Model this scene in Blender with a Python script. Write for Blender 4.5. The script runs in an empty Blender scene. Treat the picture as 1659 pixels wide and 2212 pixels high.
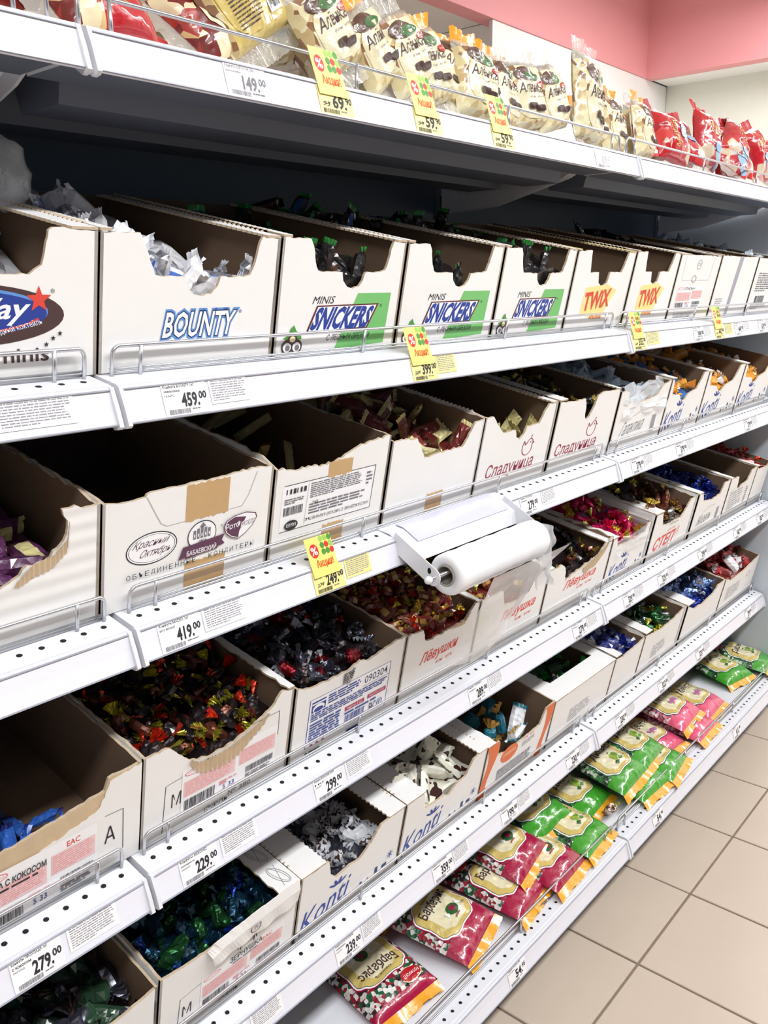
import bpy, math, random
from mathutils import Vector, Matrix, noise

# ---------------------------------------------------------------- camera, world, light, exposure
scene = bpy.context.scene
COL = scene.collection
PI = math.pi
rnd = random.Random(7)

def look_camera():
    f, yaw, pitch, roll = 1875.4, 0.8616, -0.2528, -0.0142
    c = Vector((-0.5265, -0.8215, 1.4696))
    fw = Vector((math.sin(yaw) * math.cos(pitch), math.cos(yaw) * math.cos(pitch), math.sin(pitch)))
    r = fw.cross(Vector((0, 0, 1))).normalized()
    u = r.cross(fw)
    r2 = math.cos(roll) * r + math.sin(roll) * u
    u2 = -math.sin(roll) * r + math.cos(roll) * u
    cam = bpy.data.cameras.new('camera')
    cam.sensor_fit = 'VERTICAL'
    cam.sensor_height = 36.0
    cam.lens = 36.0 * f / 2212.0
    cam.clip_start = 0.02
    o = bpy.data.objects.new('camera', cam)
    COL.objects.link(o)
    o.matrix_world = Matrix(((r2.x, u2.x, -fw.x, c.x), (r2.y, u2.y, -fw.y, c.y), (r2.z, u2.z, -fw.z, c.z), (0, 0, 0, 1)))
    scene.camera = o
look_camera()

world = bpy.data.worlds.new('world')
scene.world = world
world.use_nodes = True
world.node_tree.nodes['Background'].inputs[0].default_value = (0.18, 0.45, 1.0, 1)
world.node_tree.nodes['Background'].inputs[1].default_value = 0.05

vs = scene.view_settings
vs.view_transform = 'Standard'
vs.look = 'None'
vs.gamma = 1.0
vs.use_curve_mapping = False
vs.exposure = 0.32

LAMP_ROWS = [(-1.5, 36.0)]        # y of each fluorescent row over the aisle, watts per lamp
LAMP_X = [-1.2, 0.6, 2.4, 4.2]
LAMP_Z = 3.02

# ---------------------------------------------------------------- materials
def lin(c):
    def f(v):
        v /= 255.0
        return v / 12.92 if v <= 0.04045 else ((v + 0.055) / 1.055) ** 2.4
    return (f(c[0]), f(c[1]), f(c[2]), 1.0)

MATS = {}
def mat(name, rgb, rough=0.5, metal=0.0, coat=0.0, bump=None, var=0.0, vscale=20.0, alpha=1.0, trans=0.0, emit=None, spec=0.5):
    if name in MATS:
        return MATS[name]
    m = bpy.data.materials.new(name)
    m.use_nodes = True
    nt = m.node_tree
    b = nt.nodes['Principled BSDF']
    I = b.inputs
    I['Base Color'].default_value = lin(rgb)
    I['Roughness'].default_value = rough
    I['Metallic'].default_value = metal
    I['Specular IOR Level'].default_value = spec
    I['Coat Weight'].default_value = coat
    I['Coat Roughness'].default_value = 0.08
    I['Alpha'].default_value = alpha
    I['Transmission Weight'].default_value = trans
    if emit:
        I['Emission Color'].default_value = lin(rgb)
        I['Emission Strength'].default_value = emit
    if var or bump:
        tc = nt.nodes.new('ShaderNodeTexCoord')
    if var:
        n = nt.nodes.new('ShaderNodeTexNoise')
        n.inputs['Scale'].default_value = vscale
        n.inputs['Detail'].default_value = 4
        nt.links.new(tc.outputs['Object'], n.inputs['Vector'])
        r = nt.nodes.new('ShaderNodeMix')
        r.data_type = 'RGBA'
        c = lin(rgb)
        r.inputs['A'].default_value = tuple(max(0, v * (1 - var)) for v in c[:3]) + (1,)
        r.inputs['B'].default_value = tuple(min(1, v * (1 + var)) for v in c[:3]) + (1,)
        nt.links.new(n.outputs['Fac'], r.inputs['Factor'])
        nt.links.new(r.outputs['Result'], I['Base Color'])
    if bump:
        kind, sc, st, dist = bump
        if kind == 'noise':
            t = nt.nodes.new('ShaderNodeTexNoise')
            t.inputs['Scale'].default_value = sc
            t.inputs['Detail'].default_value = 3
            out = t.outputs['Fac']
        elif kind == 'voronoi':
            t = nt.nodes.new('ShaderNodeTexVoronoi')
            t.inputs['Scale'].default_value = sc
            out = t.outputs['Distance']
        else:
            t = nt.nodes.new('ShaderNodeTexWave')
            t.bands_direction = kind
            t.inputs['Scale'].default_value = sc
            t.inputs['Distortion'].default_value = 0.4
            out = t.outputs['Fac']
        nt.links.new(tc.outputs['Object'], t.inputs['Vector'])
        bp = nt.nodes.new('ShaderNodeBump')
        bp.inputs['Strength'].default_value = st
        bp.inputs['Distance'].default_value = dist
        nt.links.new(out, bp.inputs['Height'])
        nt.links.new(bp.outputs['Normal'], I['Normal'])
    MATS[name] = m
    return m

def cellmat(name, colors, scale, rough=0.3, coat=0.6, metal=0.0, bump=0.4, alpha=1.0, kind='voronoi', thresh=None):
    """patchy print: voronoi cells (or a noise threshold) pick one of the colours"""
    if name in MATS:
        return MATS[name]
    m = mat(name, colors[0], rough, metal, coat, alpha=alpha)
    nt = m.node_tree
    b = nt.nodes['Principled BSDF']
    tc = nt.nodes.new('ShaderNodeTexCoord')
    ramp = nt.nodes.new('ShaderNodeValToRGB')
    ramp.color_ramp.interpolation = 'CONSTANT'
    el = ramp.color_ramp.elements
    if kind == 'voronoi':
        t = nt.nodes.new('ShaderNodeTexVoronoi')
        sp = nt.nodes.new('ShaderNodeSeparateColor')
        nt.links.new(t.outputs['Color'], sp.inputs[0])
        nt.links.new(sp.outputs[0], ramp.inputs[0])
        hsrc = t.outputs['Distance']
    else:
        t = nt.nodes.new('ShaderNodeTexNoise')
        t.inputs['Detail'].default_value = 1.0
        nt.links.new(t.outputs['Fac'], ramp.inputs[0])
        hsrc = t.outputs['Fac']
    t.inputs['Scale'].default_value = scale
    nt.links.new(tc.outputs['Object'], t.inputs['Vector'])
    k = len(colors)
    pos = thresh or [i / k for i in range(k)]
    el[0].position = 0
    el[0].color = lin(colors[0])
    el[1].position = pos[1]
    el[1].color = lin(colors[1])
    for i in range(2, k):
        e = el.new(pos[i])
        e.color = lin(colors[i])
    nt.links.new(ramp.outputs[0], b.inputs['Base Color'])
    bp = nt.nodes.new('ShaderNodeBump')
    bp.inputs['Strength'].default_value = bump
    bp.inputs['Distance'].default_value = 0.004
    nt.links.new(hsrc, bp.inputs['Height'])
    nt.links.new(bp.outputs['Normal'], b.inputs['Normal'])
    return m

CARTON = mat('carton_white', (240, 238, 236), 0.62, bump=('noise', 60, 0.12, 0.002), var=0.03, vscale=9)
CARTON_RIB = mat('carton_ribbed', (240, 238, 236), 0.62, bump=('Z', 16, 0.25, 0.003), var=0.03)
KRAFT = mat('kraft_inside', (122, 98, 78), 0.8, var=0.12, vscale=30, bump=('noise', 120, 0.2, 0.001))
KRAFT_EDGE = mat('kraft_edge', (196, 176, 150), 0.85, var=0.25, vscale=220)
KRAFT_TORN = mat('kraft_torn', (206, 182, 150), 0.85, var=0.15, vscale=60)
TAPE = mat('brown_tape', (196, 160, 112), 0.3, coat=0.3, var=0.08, vscale=40)
METAL_W = mat('white_enamel', (228, 229, 235), 0.35, coat=0.15)
RAIL = mat('price_rail_plastic', (233, 233, 242), 0.25, coat=0.3)
RAILCLEAR = mat('rail_edge', (168, 170, 182), 0.25)
BACKP = mat('grey_back_panel', (96, 108, 124), 0.5)
ENDP = mat('pale_end_panel', (196, 204, 212), 0.5)
UNDER = mat('shade_grey_underside', (104, 110, 126), 0.5)  # cool dark tone stands in for the shade below the decks
STEEL = mat('zinc_wire', (205, 207, 212), 0.28, metal=0.85)
HOLE = mat('hole_dark', (16, 18, 24), 0.9)
PAPER = mat('paper_white', (246, 245, 247), 0.5)
YELLOW = mat('paper_yellow', (247, 232, 128), 0.45)
YELLOW2 = mat('paper_yellow_pale', (246, 232, 150), 0.45)
INK = mat('ink_black', (42, 40, 48), 0.6)
INKG = mat('ink_grey', (120, 118, 126), 0.6)
SLIP = mat('ink_slip', (146, 144, 152), 0.6)
INKL = mat('ink_light', (178, 176, 182), 0.6)
RED = mat('ink_red', (218, 54, 40), 0.5)
ORANGE = mat('ink_orange', (226, 92, 30), 0.5)
GREEN = mat('ink_green', (78, 150, 60), 0.5)
LGREEN = mat('ink_light_green', (160, 200, 90), 0.5)
PGREEN = mat('print_green', (118, 192, 112), 0.5)
BLUE = mat('ink_blue', (36, 62, 150), 0.5)
LBLUE = mat('ink_pale_blue', (96, 148, 214), 0.5)
NAVY = mat('ink_navy', (20, 36, 92), 0.5)
WHITE = mat('ink_white', (248, 248, 250), 0.45)
WINE = mat('ink_wine', (152, 30, 66), 0.5)
PINK = mat('ink_pink', (240, 204, 204), 0.55)
PINKT = mat('ink_pink_text', (226, 138, 146), 0.55)
BROWN = mat('ink_brown', (74, 52, 52), 0.5)
CREAM = mat('ink_cream', (250, 232, 184), 0.5)
SCARLET = mat('ink_scarlet', (222, 70, 58), 0.5)
PURP = mat('ink_plum', (92, 52, 80), 0.5)
FLAME = mat('ink_flame', (226, 112, 58), 0.5)
DGREEN = mat('ink_dark_green', (42, 96, 44), 0.5)
MAGENTA = mat('ink_magenta', (176, 44, 92), 0.5)
TAN = mat('ink_tan', (198, 152, 74), 0.5)
GOLDINK = mat('ink_gold', (224, 190, 112), 0.4, coat=0.5)
FILM = mat('clear_film', (235, 238, 242), 0.18, alpha=0.28, coat=0.8, bump=('noise', 35, 0.9, 0.01))
FILM2 = mat('milky_film', (240, 242, 246), 0.3, alpha=0.55, coat=0.4, bump=('noise', 25, 0.5, 0.008))
ROLLM = mat('film_roll', (244, 245, 248), 0.28, coat=0.5, bump=('noise', 14, 0.15, 0.004))

# ---------------------------------------------------------------- objects and meshes
def tag(o, label=None, cat=None, group=None, kind=None):
    if label: o['label'] = label
    if cat: o['category'] = cat
    if group: o['group'] = group
    if kind: o['kind'] = kind
    return o

def empty(name, M=None, parent=None):
    o = bpy.data.objects.new(name, None)
    o.empty_display_size = 0.02
    COL.objects.link(o)
    if parent: o.parent = parent
    if M is not None: o.matrix_world = M
    return o

class MB:
    def __init__(s):
        s.v, s.f, s.mi, s.mats, s.sm = [], [], [], [], []
    def m(s, material):
        if material not in s.mats: s.mats.append(material)
        return s.mats.index(material)
    def add(s, verts, faces, material, smooth=False):
        o = len(s.v)
        k = s.m(material)
        s.v += [tuple(p) for p in verts]
        for f in faces:
            s.f.append(tuple(i + o for i in f)); s.mi.append(k); s.sm.append(smooth)
        return s
    def box(s, x0, x1, y0, y1, z0, z1, material):
        v = [(x0,y0,z0),(x1,y0,z0),(x1,y1,z0),(x0,y1,z0),(x0,y0,z1),(x1,y0,z1),(x1,y1,z1),(x0,y1,z1)]
        return s.add(v, [(0,3,2,1),(4,5,6,7),(0,1,5,4),(1,2,6,5),(2,3,7,6),(3,0,4,7)], material)
    def tube(s, path, r, material, n=8, closed=False):
        P = [Vector(p) for p in path]
        rings = []
        for i, p in enumerate(P):
            a = P[i-1] if i else p
            b = P[i+1] if i < len(P)-1 else p
            d = (b - a).normalized()
            ref = Vector((0,0,1)) if abs(d.z) < 0.9 else Vector((0,1,0))
            e1 = d.cross(ref).normalized(); e2 = d.cross(e1)
            rings.append([p + e1*(r*math.cos(2*PI*k/n)) + e2*(r*math.sin(2*PI*k/n)) for k in range(n)])
        v = [q for ring in rings for q in ring]
        f = []
        for i in range(len(P)-1):
            for k in range(n):
                f.append((i*n+k, (i+1)*n+k, (i+1)*n+(k+1)%n, i*n+(k+1)%n))
        f.append(tuple(range(n))); f.append(tuple(reversed(range((len(P)-1)*n, len(P)*n))))
        return s.add(v, f, material, True)
    def plate(s, outline, fn, t, front, back=None, edge=None):
        """outline: ccw 2D polygon seen from the front; fn(u, v, w) -> point, w = depth behind the front face"""
        n = len(outline)
        s.add([fn(u, v, 0) for u, v in outline], [tuple(range(n))], front)
        s.add([fn(u, v, t) for u, v in outline], [tuple(reversed(range(n)))], back or front)
        vv = [fn(u, v, 0) for u, v in outline] + [fn(u, v, t) for u, v in outline]
        s.add(vv, [(i, i+n, (i+1)%n+n, (i+1)%n) for i in range(n)], edge or back or front)
        return s
    def mesh(s, name):
        me = bpy.data.meshes.new(name)
        me.from_pydata(s.v, [], s.f)
        for m in s.mats: me.materials.append(m)
        me.polygons.foreach_set('material_index', s.mi)
        me.polygons.foreach_set('use_smooth', s.sm)
        me.update()
        return me
    def build(s, name, parent=None, M=None):
        o = bpy.data.objects.new(name, s.mesh(name))
        COL.objects.link(o)
        if parent: o.parent = parent
        if M is not None:
            o.matrix_world = M
        return o

# ---------------------------------------------------------------- flat print: lettering and shapes laid on a surface
TC = {}
def text_geo(body, off=0.0):
    k = (body, off)
    if k not in TC:
        c = bpy.data.curves.new('t', 'FONT')
        c.body = body
        c.resolution_u = 2
        c.offset = off
        o = bpy.data.objects.new('t', c)
        me = bpy.data.meshes.new_from_object(o)
        vs_ = [(v.co.x, v.co.y) for v in me.vertices]
        fs = [tuple(p.vertices) for p in me.polygons]
        bpy.data.objects.remove(o); bpy.data.curves.remove(c); bpy.data.meshes.remove(me)
        TC[k] = (vs_, fs)
    return TC[k]

class Print:
    """2D artwork in surface coordinates (u right, v up); each call sits a hair above the last"""
    def __init__(s, fn):
        s.fn, s.mb, s.d = fn, MB(), 0.0003
        s.step = 0.00006
    def _put(s, pts, faces, m):
        s.mb.add([s.fn(u, v, s.d) for u, v in pts], faces, m)
        s.d += s.step
        return s
    def poly(s, pts, m): return s._put(pts, [tuple(range(len(pts)))], m)
    def rect(s, u, v, w, h, m): return s.poly([(u,v),(u+w,v),(u+w,v+h),(u,v+h)], m)
    def frame(s, u, v, w, h, t, m):
        for a in ((u,v,w,t),(u,v+h-t,w,t),(u,v,t,h),(u+w-t,v,t,h)):
            s.rect(*a, m); s.d -= s.step
        s.d += s.step
        return s
    def ellipse(s, u, v, ru, rv, m, n=28, rot=0.0, sup=2.0):
        pts = []
        for k in range(n):
            a = 2*PI*k/n
            c, q = math.cos(a), math.sin(a)
            x = ru*abs(c)**(2/sup)*(1 if c > 0 else -1); y = rv*abs(q)**(2/sup)*(1 if q > 0 else -1)
            pts.append((u + x*math.cos(rot) - y*math.sin(rot), v + x*math.sin(rot) + y*math.cos(rot)))
        return s.poly(pts, m)
    def blob(s, u, v, outline, m, rings=14):
        """star-shaped outline around (u, v), subdivided so that it can follow a curved surface"""
        n = len(outline)
        pts = [(u, v)]
        for r in range(1, rings+1):
            pts += [(u + (a)*r/rings, v + (b)*r/rings) for a, b in outline]
        f = [(0, 1+i, 1+(i+1)%n) for i in range(n)]
        for r in range(rings-1):
            f += [(1+r*n+i, 1+(r+1)*n+i, 1+(r+1)*n+(i+1)%n, 1+r*n+(i+1)%n) for i in range(n)]
        return s._put(pts, f, m)
    def text(s, body, u, v, w, h, m, off=0.0, shear=0.0, rot=0.0, bend=0.0):
        b0, _ = text_geo(body, 0.0)
        if not b0: return s
        x0 = min(p[0] for p in b0); x1 = max(p[0] for p in b0); y0 = min(p[1] for p in b0); y1 = max(p[1] for p in b0)
        vs_, fs = text_geo(body, off)
        pts = []
        for a, b in vs_:
            p = (a-x0)/(x1-x0); q = (b-y0)/(y1-y0)
            x = p*w + shear*h*q - shear*h*0.5; y = q*h + bend*h*4*p*(1-p)
            pts.append((u + x*math.cos(rot) - y*math.sin(rot), v + x*math.sin(rot) + y*math.cos(rot)))
        return s._put(pts, fs, m)
    def fine(s, u, v, w, h, lines, m, seed=0, slope=0.0, fill=0.62):
        r = random.Random(seed)
        pts, f = [], []
        lh = h/lines
        for i in range(lines):
            y = v + h - (i+1)*lh + lh*0.25
            x = u
            end = u + w*(1 if i < lines-1 else 0.4 + 0.5*r.random()) * (0.9+0.1*r.random())
            while x < end:
                ww = min(lh*(0.7+2.6*r.random()), end-x)
                hh = lh*fill*(0.75+0.25*r.random())
                o = len(pts)
                k = slope*(x-u)
                pts += [(x,y+k),(x+ww,y+k),(x+ww,y+hh+k),(x,y+hh+k)]
                f.append((o,o+1,o+2,o+3))
                x += ww + lh*0.35
        return s._put(pts, f, m)
    def bars(s, u, v, w, h, m, seed=0, n=26):
        r = random.Random(seed)
        pts, f = [], []
        x = u
        while x < u+w:
            ww = w/n*r.choice((0.3,0.5,0.9))
            o = len(pts)
            pts += [(x,v),(x+ww,v),(x+ww,v+h),(x,v+h)]; f.append((o,o+1,o+2,o+3))
            x += ww + w/n*r.choice((0.35,0.5,0.8))
        return s._put(pts, f, m)
    def line(s, pts, t, m):
        """open polyline stroke of width t"""
        for (a, b), (c, d) in zip(pts, pts[1:]):
            L = math.hypot(c-a, d-b) or 1
            nx, ny = -(d-b)/L*t/2, (c-a)/L*t/2
            s.poly([(a+nx,b+ny),(a-nx,b-ny),(c-nx,d-ny),(c+nx,d+ny)], m); s.d -= s.step
        s.d += s.step
        return s
    def ring(s, u, v, ru, rv, t, m, n=32, rot=0.0, a0=0.0, a1=2*PI):
        pts = []
        for k in range(n+1):
            a = a0 + (a1-a0)*k/n
            x, y = ru*math.cos(a), rv*math.sin(a)
            pts.append((u + x*math.cos(rot) - y*math.sin(rot), v + x*math.sin(rot) + y*math.cos(rot)))
        return s.line(pts, t, m)
    def build(s, name, parent): return s.mb.build(name, parent)

def jag(pts, amp, step, r):
    """roughen an open polyline"""
    out = [pts[0]]
    for (a, b), (c, d) in zip(pts, pts[1:]):
        n = max(1, int(math.hypot(c-a, d-b)/step))
        for i in range(1, n+1):
            k = i/n
            e = amp if i < n else amp*0.3
            out.append((a+(c-a)*k + r.uniform(-e, e)*0.6, b+(d-b)*k + r.uniform(-e, e)))
    return out

def zig(a, b, v0, v1, pitch, amp):
    n = max(2, int(abs(b-a)/pitch)*2)
    return [(a+(b-a)*i/n, v0+(v1-v0)*i/n + (amp if i % 2 else 0)) for i in range(n+1)]

# ================================================================ the setting
TH = math.radians(11.5)                    # rake of the four box shelves
YO = {6: 0.0, 5: 0.0, 4: 0.009, 3: 0.027, 2: 0.030, 1: -0.071}
ZB = {6: 1.680, 5: 1.3286, 4: 1.0453, 3: 0.7028, 2: 0.3763, 1: 0.118}
RAKE = {6: 0.0, 5: TH, 4: TH, 3: TH, 2: TH, 1: 0.0}
BAYS = [(-1.25, 0.0), (0.0, 1.25), (1.25, 2.5)]
DBOX = 0.042
BACK_Y = 0.50

def deck_matrix(l, x=0.0, d=0.0, e=0.0):
    return Matrix.Translation((x, YO[l] + 0.011, ZB[l] + 0.043)) @ Matrix.Rotation(RAKE[l], 4, 'X') @ Matrix.Translation((0, d, e))

# ---- floor
TILE = 0.30
FX, FY = 1.0653, -0.1835
floor_tile = mat('floor_tile', (200, 184, 168), 0.32, var=0.05, vscale=7, bump=('noise', 140, 0.03, 0.001))
grout = mat('grout', (128, 112, 98), 0.9, var=0.2, vscale=60)
fl = MB().box(-3.5, 7.5, -5.5, 8.5, -0.06, -0.004, grout).build('floor')
tag(fl, 'beige square ceramic tile floor with brown grout beside the shelving', kind='structure')
tm = MB()
g, bv, h = TILE/2 - 0.0028, 0.0015, 0.0
tm.add([(-g,-g,-0.004),(g,-g,-0.004),(g,g,-0.004),(-g,g,-0.004),(-g,-g,-bv),(g,-g,-bv),(g,g,-bv),(-g,g,-bv),
        (-g+bv,-g+bv,0),(g-bv,-g+bv,0),(g-bv,g-bv,0),(-g+bv,g-bv,0)],
       [(0,1,5,4),(1,2,6,5),(2,3,7,6),(3,0,4,7),(4,5,9,8),(5,6,10,9),(6,7,11,10),(7,4,8,11),(8,9,10,11)], floor_tile)
tile_mesh = tm.mesh('tile')
for i in range(-6, 14):
    for j in range(-5, 2):
        o = bpy.data.objects.new('tile', tile_mesh); COL.objects.link(o); o.parent = fl
        o.location = (FX + (i+0.5)*TILE, FY + (j+0.5)*TILE, rnd.uniform(-0.0004, 0.0004))
far = MB()
for i in range(-15, 21):
    for j in range(-17, 28):
        if -6 <= i < 14 and -5 <= j < 2: continue
        x, y = FX + (i+0.5)*TILE, FY + (j+0.5)*TILE
        far.add([(x-g,y-g,0),(x+g,y-g,0),(x+g,y+g,0),(x-g,y+g,0)], [(0,1,2,3)], floor_tile)
tag(far.build('tile_field', fl), kind='stuff')

# ---- walls, pink fascia, ceilings
XP, YP, ZF = 5.0, 1.736, 2.70
pinkm = mat('pink_paint', (240, 164, 168), 0.6, var=0.02)
wallw = mat('white_wall_paint', (248, 247, 245), 0.7, var=0.02)
wallg = mat('pale_green_wall', (238, 240, 228), 0.7, var=0.02)
ceilm = mat('ceiling_panel', (232, 226, 222), 0.9, var=0.05, vscale=40)
ceilg = mat('ceiling_grid', (150, 146, 144), 0.8)
MB().box(3.31, XP+0.33, YP+0.01, YP+0.03, 0, ZF-0.001, wallw).build('wall_back')['kind'] = 'structure'
MB().box(XP+0.335, XP+0.5, -5.5, YP+0.01, 0, ZF+0.3, wallg).build('wall_right')['kind'] = 'structure'
f = MB()
f.box(-3.5, XP, YP, YP+0.10, ZF, 3.3, pinkm)
f.build('trim_1')['kind'] = 'structure'
f = MB()
f.box(XP, XP+0.10, -5.5, YP+0.10, ZF, 3.3, pinkm)
f.build('trim_2')['kind'] = 'structure'
MB().box(XP+0.10, XP+0.335, -5.5, YP, ZF+0.002, ZF+0.02, wallw).build('trim_3')['kind'] = 'structure'
MB().box(-3.5, XP+0.5, -5.5, YP+0.1, 3.3, 3.36, wallw).build('ceiling')['kind'] = 'structure'
cl = MB().box(-3.5, 7.5, YP+0.10, 8.5, ZF+0.03, ZF+0.08, ceilg).build('ceiling_lower')
cl['kind'] = 'structure'
pm = MB().box(-0.297, 0.297, -0.297, 0.297, 0, 0.012, ceilm).mesh('panel')
for i in range(10):
    for j in range(10):
        o = bpy.data.objects.new('panel', pm); COL.objects.link(o); o.parent = cl
        o.location = (1.3 + 0.6*i, YP+0.42 + 0.6*j, ZF+0.018 + rnd.uniform(-0.002, 0.002))
MB().box(-3.5, 7.5, 8.5, 8.6, 0, 3.3, wallw).build('wall_far')['kind'] = 'structure'
MB().box(-3.6, -3.5, -5.5, 8.5, 0, 3.3, wallw).build('wall_left')['kind'] = 'structure'

# ---- fluorescent ceiling lamps (out of frame, over the aisle) and two added fill lamps
lampm = mat('lamp_tube', (255, 252, 246), 0.5, emit=6.0)
lamphouse = mat('lamp_housing', (235, 235, 235), 0.5)
def ceiling_lamp(lx, ly, pw, label):
    r = empty('ceiling_lamp', Matrix.Translation((lx, ly, LAMP_Z)))
    tag(r, label, 'lamp', 'fluorescent ceiling lamps')
    MB().box(-0.75, 0.75, -0.16, 0.16, 0.03, 0.27, lamphouse).build('housing', r)
    for s in (-0.08, 0.08):
        MB().tube([(-0.72, s, 0.015), (0.72, s, 0.015)], 0.013, lampm, 8).build('tube', r)
    L = bpy.data.lights.new('lamp_light', 'AREA')
    L.shape = 'RECTANGLE'; L.size = 1.45; L.size_y = 0.30; L.energy = pw
    L.color = (0.96, 0.98, 1.0)
    lo = bpy.data.objects.new('lamp_light', L); COL.objects.link(lo); lo.parent = r; lo.location = (0, 0, -0.01)
names = ['nearest the pink wall', 'second from the pink wall', 'third from the pink wall', 'farthest from the pink wall']
for j, (ly, pw) in enumerate(LAMP_ROWS):
    for i, lx in enumerate(LAMP_X):
        ceiling_lamp(lx, ly, pw, 'long white fluorescent ceiling lamp above the aisle, '+names[3-i])
ceiling_lamp(3.9, 0.55, 26.0, 'added unseen fill lamp brightening the white wall by the pink corner')  # unseen lamp, added to brighten the wall and fascia
LZ = LAMP_Z
LAMP_Z = ZF - 0.30
ceiling_lamp(4.6, 4.2, 80.0, 'added unseen fill lamp brightening the lower grey ceiling behind the shelving')  # unseen lamp, added so floor bounce lifts the lower ceiling
LAMP_Z = LZ

# ================================================================ shelving
def rail_fn(l):
    t = Vector((0, 0.011, 0.041)).normalized(); n = Vector((0, -t.z, t.y))
    b = Vector((0, YO[l], ZB[l]))
    def fn(u, v, d):
        p = b + t*v + n*d
        return (u, p.y, p.z)
    return fn
RAILH = 0.0425

def shelf(l, bay):
    x0, x1 = BAYS[bay]
    R = RAKE[l]
    level = {6: 'top', 5: 'second highest', 4: 'third highest', 3: 'third lowest', 2: 'second lowest', 1: 'bottom'}[l]
    side = {0: 'left-hand', 1: 'middle', 2: 'right-hand'}[bay]
    root = empty('shelf', Matrix.Translation((0, 0, 0)))
    tag(root, 'white metal %s shelf of the %s bay with price rail and wire fence' % (level, side), 'shelf', 'gondola shelves')
    D = deck_matrix(l)
    depth = (BACK_Y - YO[l] - 0.011) / math.cos(R) - 0.004
    def dk(x, d, e):
        p = D @ Vector((x, d, e)); return (p.x, p.y, p.z)
    a, b = x0 + 0.004, x1 - 0.004
    dm = MB()
    prof = [(0.0, 0.0), (depth, 0.0), (depth, -0.003), (0.12, -0.003), (0.12, -0.028), (0.004, -0.028), (0.0, -0.02)]
    n = len(prof)
    dm.add([dk(a, d, e) for d, e in prof] + [dk(b, d, e) for d, e in prof],
           [tuple(reversed(range(n))), tuple(range(n, 2*n))] + [(i, (i+1) % n, (i+1) % n + n, i+n) for i in range(n)], METAL_W)
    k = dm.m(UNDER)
    for i in (4, 5, 6, 7): dm.mi[i] = k      # underside, with its shade put into a darker tone
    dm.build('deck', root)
    # two stiffening channels under the deck
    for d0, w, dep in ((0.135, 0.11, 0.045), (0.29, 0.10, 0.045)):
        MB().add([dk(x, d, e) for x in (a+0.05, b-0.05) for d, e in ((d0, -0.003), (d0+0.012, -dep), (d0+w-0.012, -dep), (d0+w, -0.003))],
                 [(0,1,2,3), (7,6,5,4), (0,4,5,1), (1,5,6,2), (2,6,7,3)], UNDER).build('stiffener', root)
    # row of punched holes along the front edge
    hm = MB()
    k = 0
    nh = 48
    for i in range(nh if l not in (5, 6) or (l == 5 and bay == 0) else 0):
        x = a + 0.02 + (b-a-0.04)*i/(nh-1)
        hm.add([dk(x + 0.0036*math.cos(q*PI/4), 0.021 + 0.0036*math.sin(q*PI/4), 0.0004) for q in range(8)], [tuple(range(8))], HOLE)
    if hm.f: tag(hm.build('perforation', root), kind='stuff')
    # price rail
    fn = rail_fn(l)
    rm = MB()
    prof = [(0.0, 0.0), (0.0, 0.0015), (RAILH*0.5, 0.0008), (RAILH, 0.0015), (RAILH, 0.0), (RAILH, -0.0015), (0, -0.0015)]
    n = len(prof)
    rm.add([fn(a+0.003, v, d) for v, d in prof] + [fn(b-0.003, v, d) for v, d in prof],
           [tuple(range(n)), tuple(reversed(range(n, 2*n)))] + [(i, i+n, (i+1) % n + n, (i+1) % n) for i in range(n)], RAIL)
    rm.build('price_rail', root)
    lm = MB()
    for v in (0.0005, RAILH-0.004):
        lm.add([fn(x, v+dv, dd) for x in (a+0.003, b-0.003) for dv, dd in ((0, 0.0014), (0.0, 0.0034), (0.0016, 0.0034), (0.0016, 0.0014))],
               [(0,1,2,3), (7,6,5,4), (0,4,5,1), (1,5,6,2), (2,6,7,3), (3,7,4,0)], RAILCLEAR)
    lm.build('rail_lip', root)
    tag_top = MB()
    p0 = [fn(x, RAILH, 0) for x in (a, b)]
    tag_top.add([fn(a, RAILH, 0.0), fn(b, RAILH, 0.0), dk(b, 0.006, 0.0006), dk(a, 0.006, 0.0006)], [(0,1,2,3)], METAL_W)
    tag_top.build('rail_hook', root)
    # end caps
    for x in (a, b):
        out = [(-0.004, 0.002), (-0.002, 0.006), (0.020, 0.0055), (RAILH, 0.003), (RAILH+0.002, -0.004), (0.030, -0.014), (0.006, -0.014), (-0.003, -0.006)]
        c = MB()
        n = len(out)
        xa, xb = (x-0.001, x+0.004) if x == a else (x-0.004, x+0.001)
        c.add([fn(xa, v, d) for v, d in out] + [fn(xb, v, d) for v, d in out],
              [tuple(range(n)), tuple(reversed(range(n, 2*n)))] + [(i, i+n, (i+1) % n + n, (i+1) % n) for i in range(n)], METAL_W)
        c.build('end_cap', root)
    # wire fence
    fd, fh = 0.033, 0.034
    if l == 6: fh = 0.040
    fx0, fx1 = a + 0.014, b - 0.012
    w = MB()
    path = [(fx0, fd, -0.002), (fx0, fd, fh-0.010)]
    for q in range(1, 5):
        an = q*PI/8
        path.append((fx0 + 0.010*(1-math.cos(an)), fd, fh-0.010+0.010*math.sin(an)))
    for q in range(1, 5):
        an = PI/2 - q*PI/8
        path.append((fx1 - 0.010*(1-math.cos(an)), fd, fh-0.010+0.010*math.sin(an)))
    path.append((fx1, fd, -0.002))
    w.tube([dk(*p) for p in path], 0.0024, STEEL)
    w.tube([dk(fx0, fd+0.003, 0.003), dk(fx1, fd+0.003, 0.003)], 0.0018, STEEL)
    w.tube([dk(fx0, fd+0.004, 0.007), dk(fx1, fd+0.004, 0.007)], 0.0015, STEEL)
    for q in range(4):
        x = fx0 + 0.036 + (fx1-fx0-0.072)*q/3
        w.tube([dk(x, fd-0.002, fh), dk(x, fd-0.002, -0.003)], 0.0024, STEEL)
    w.build('wire_fence', root)
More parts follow.
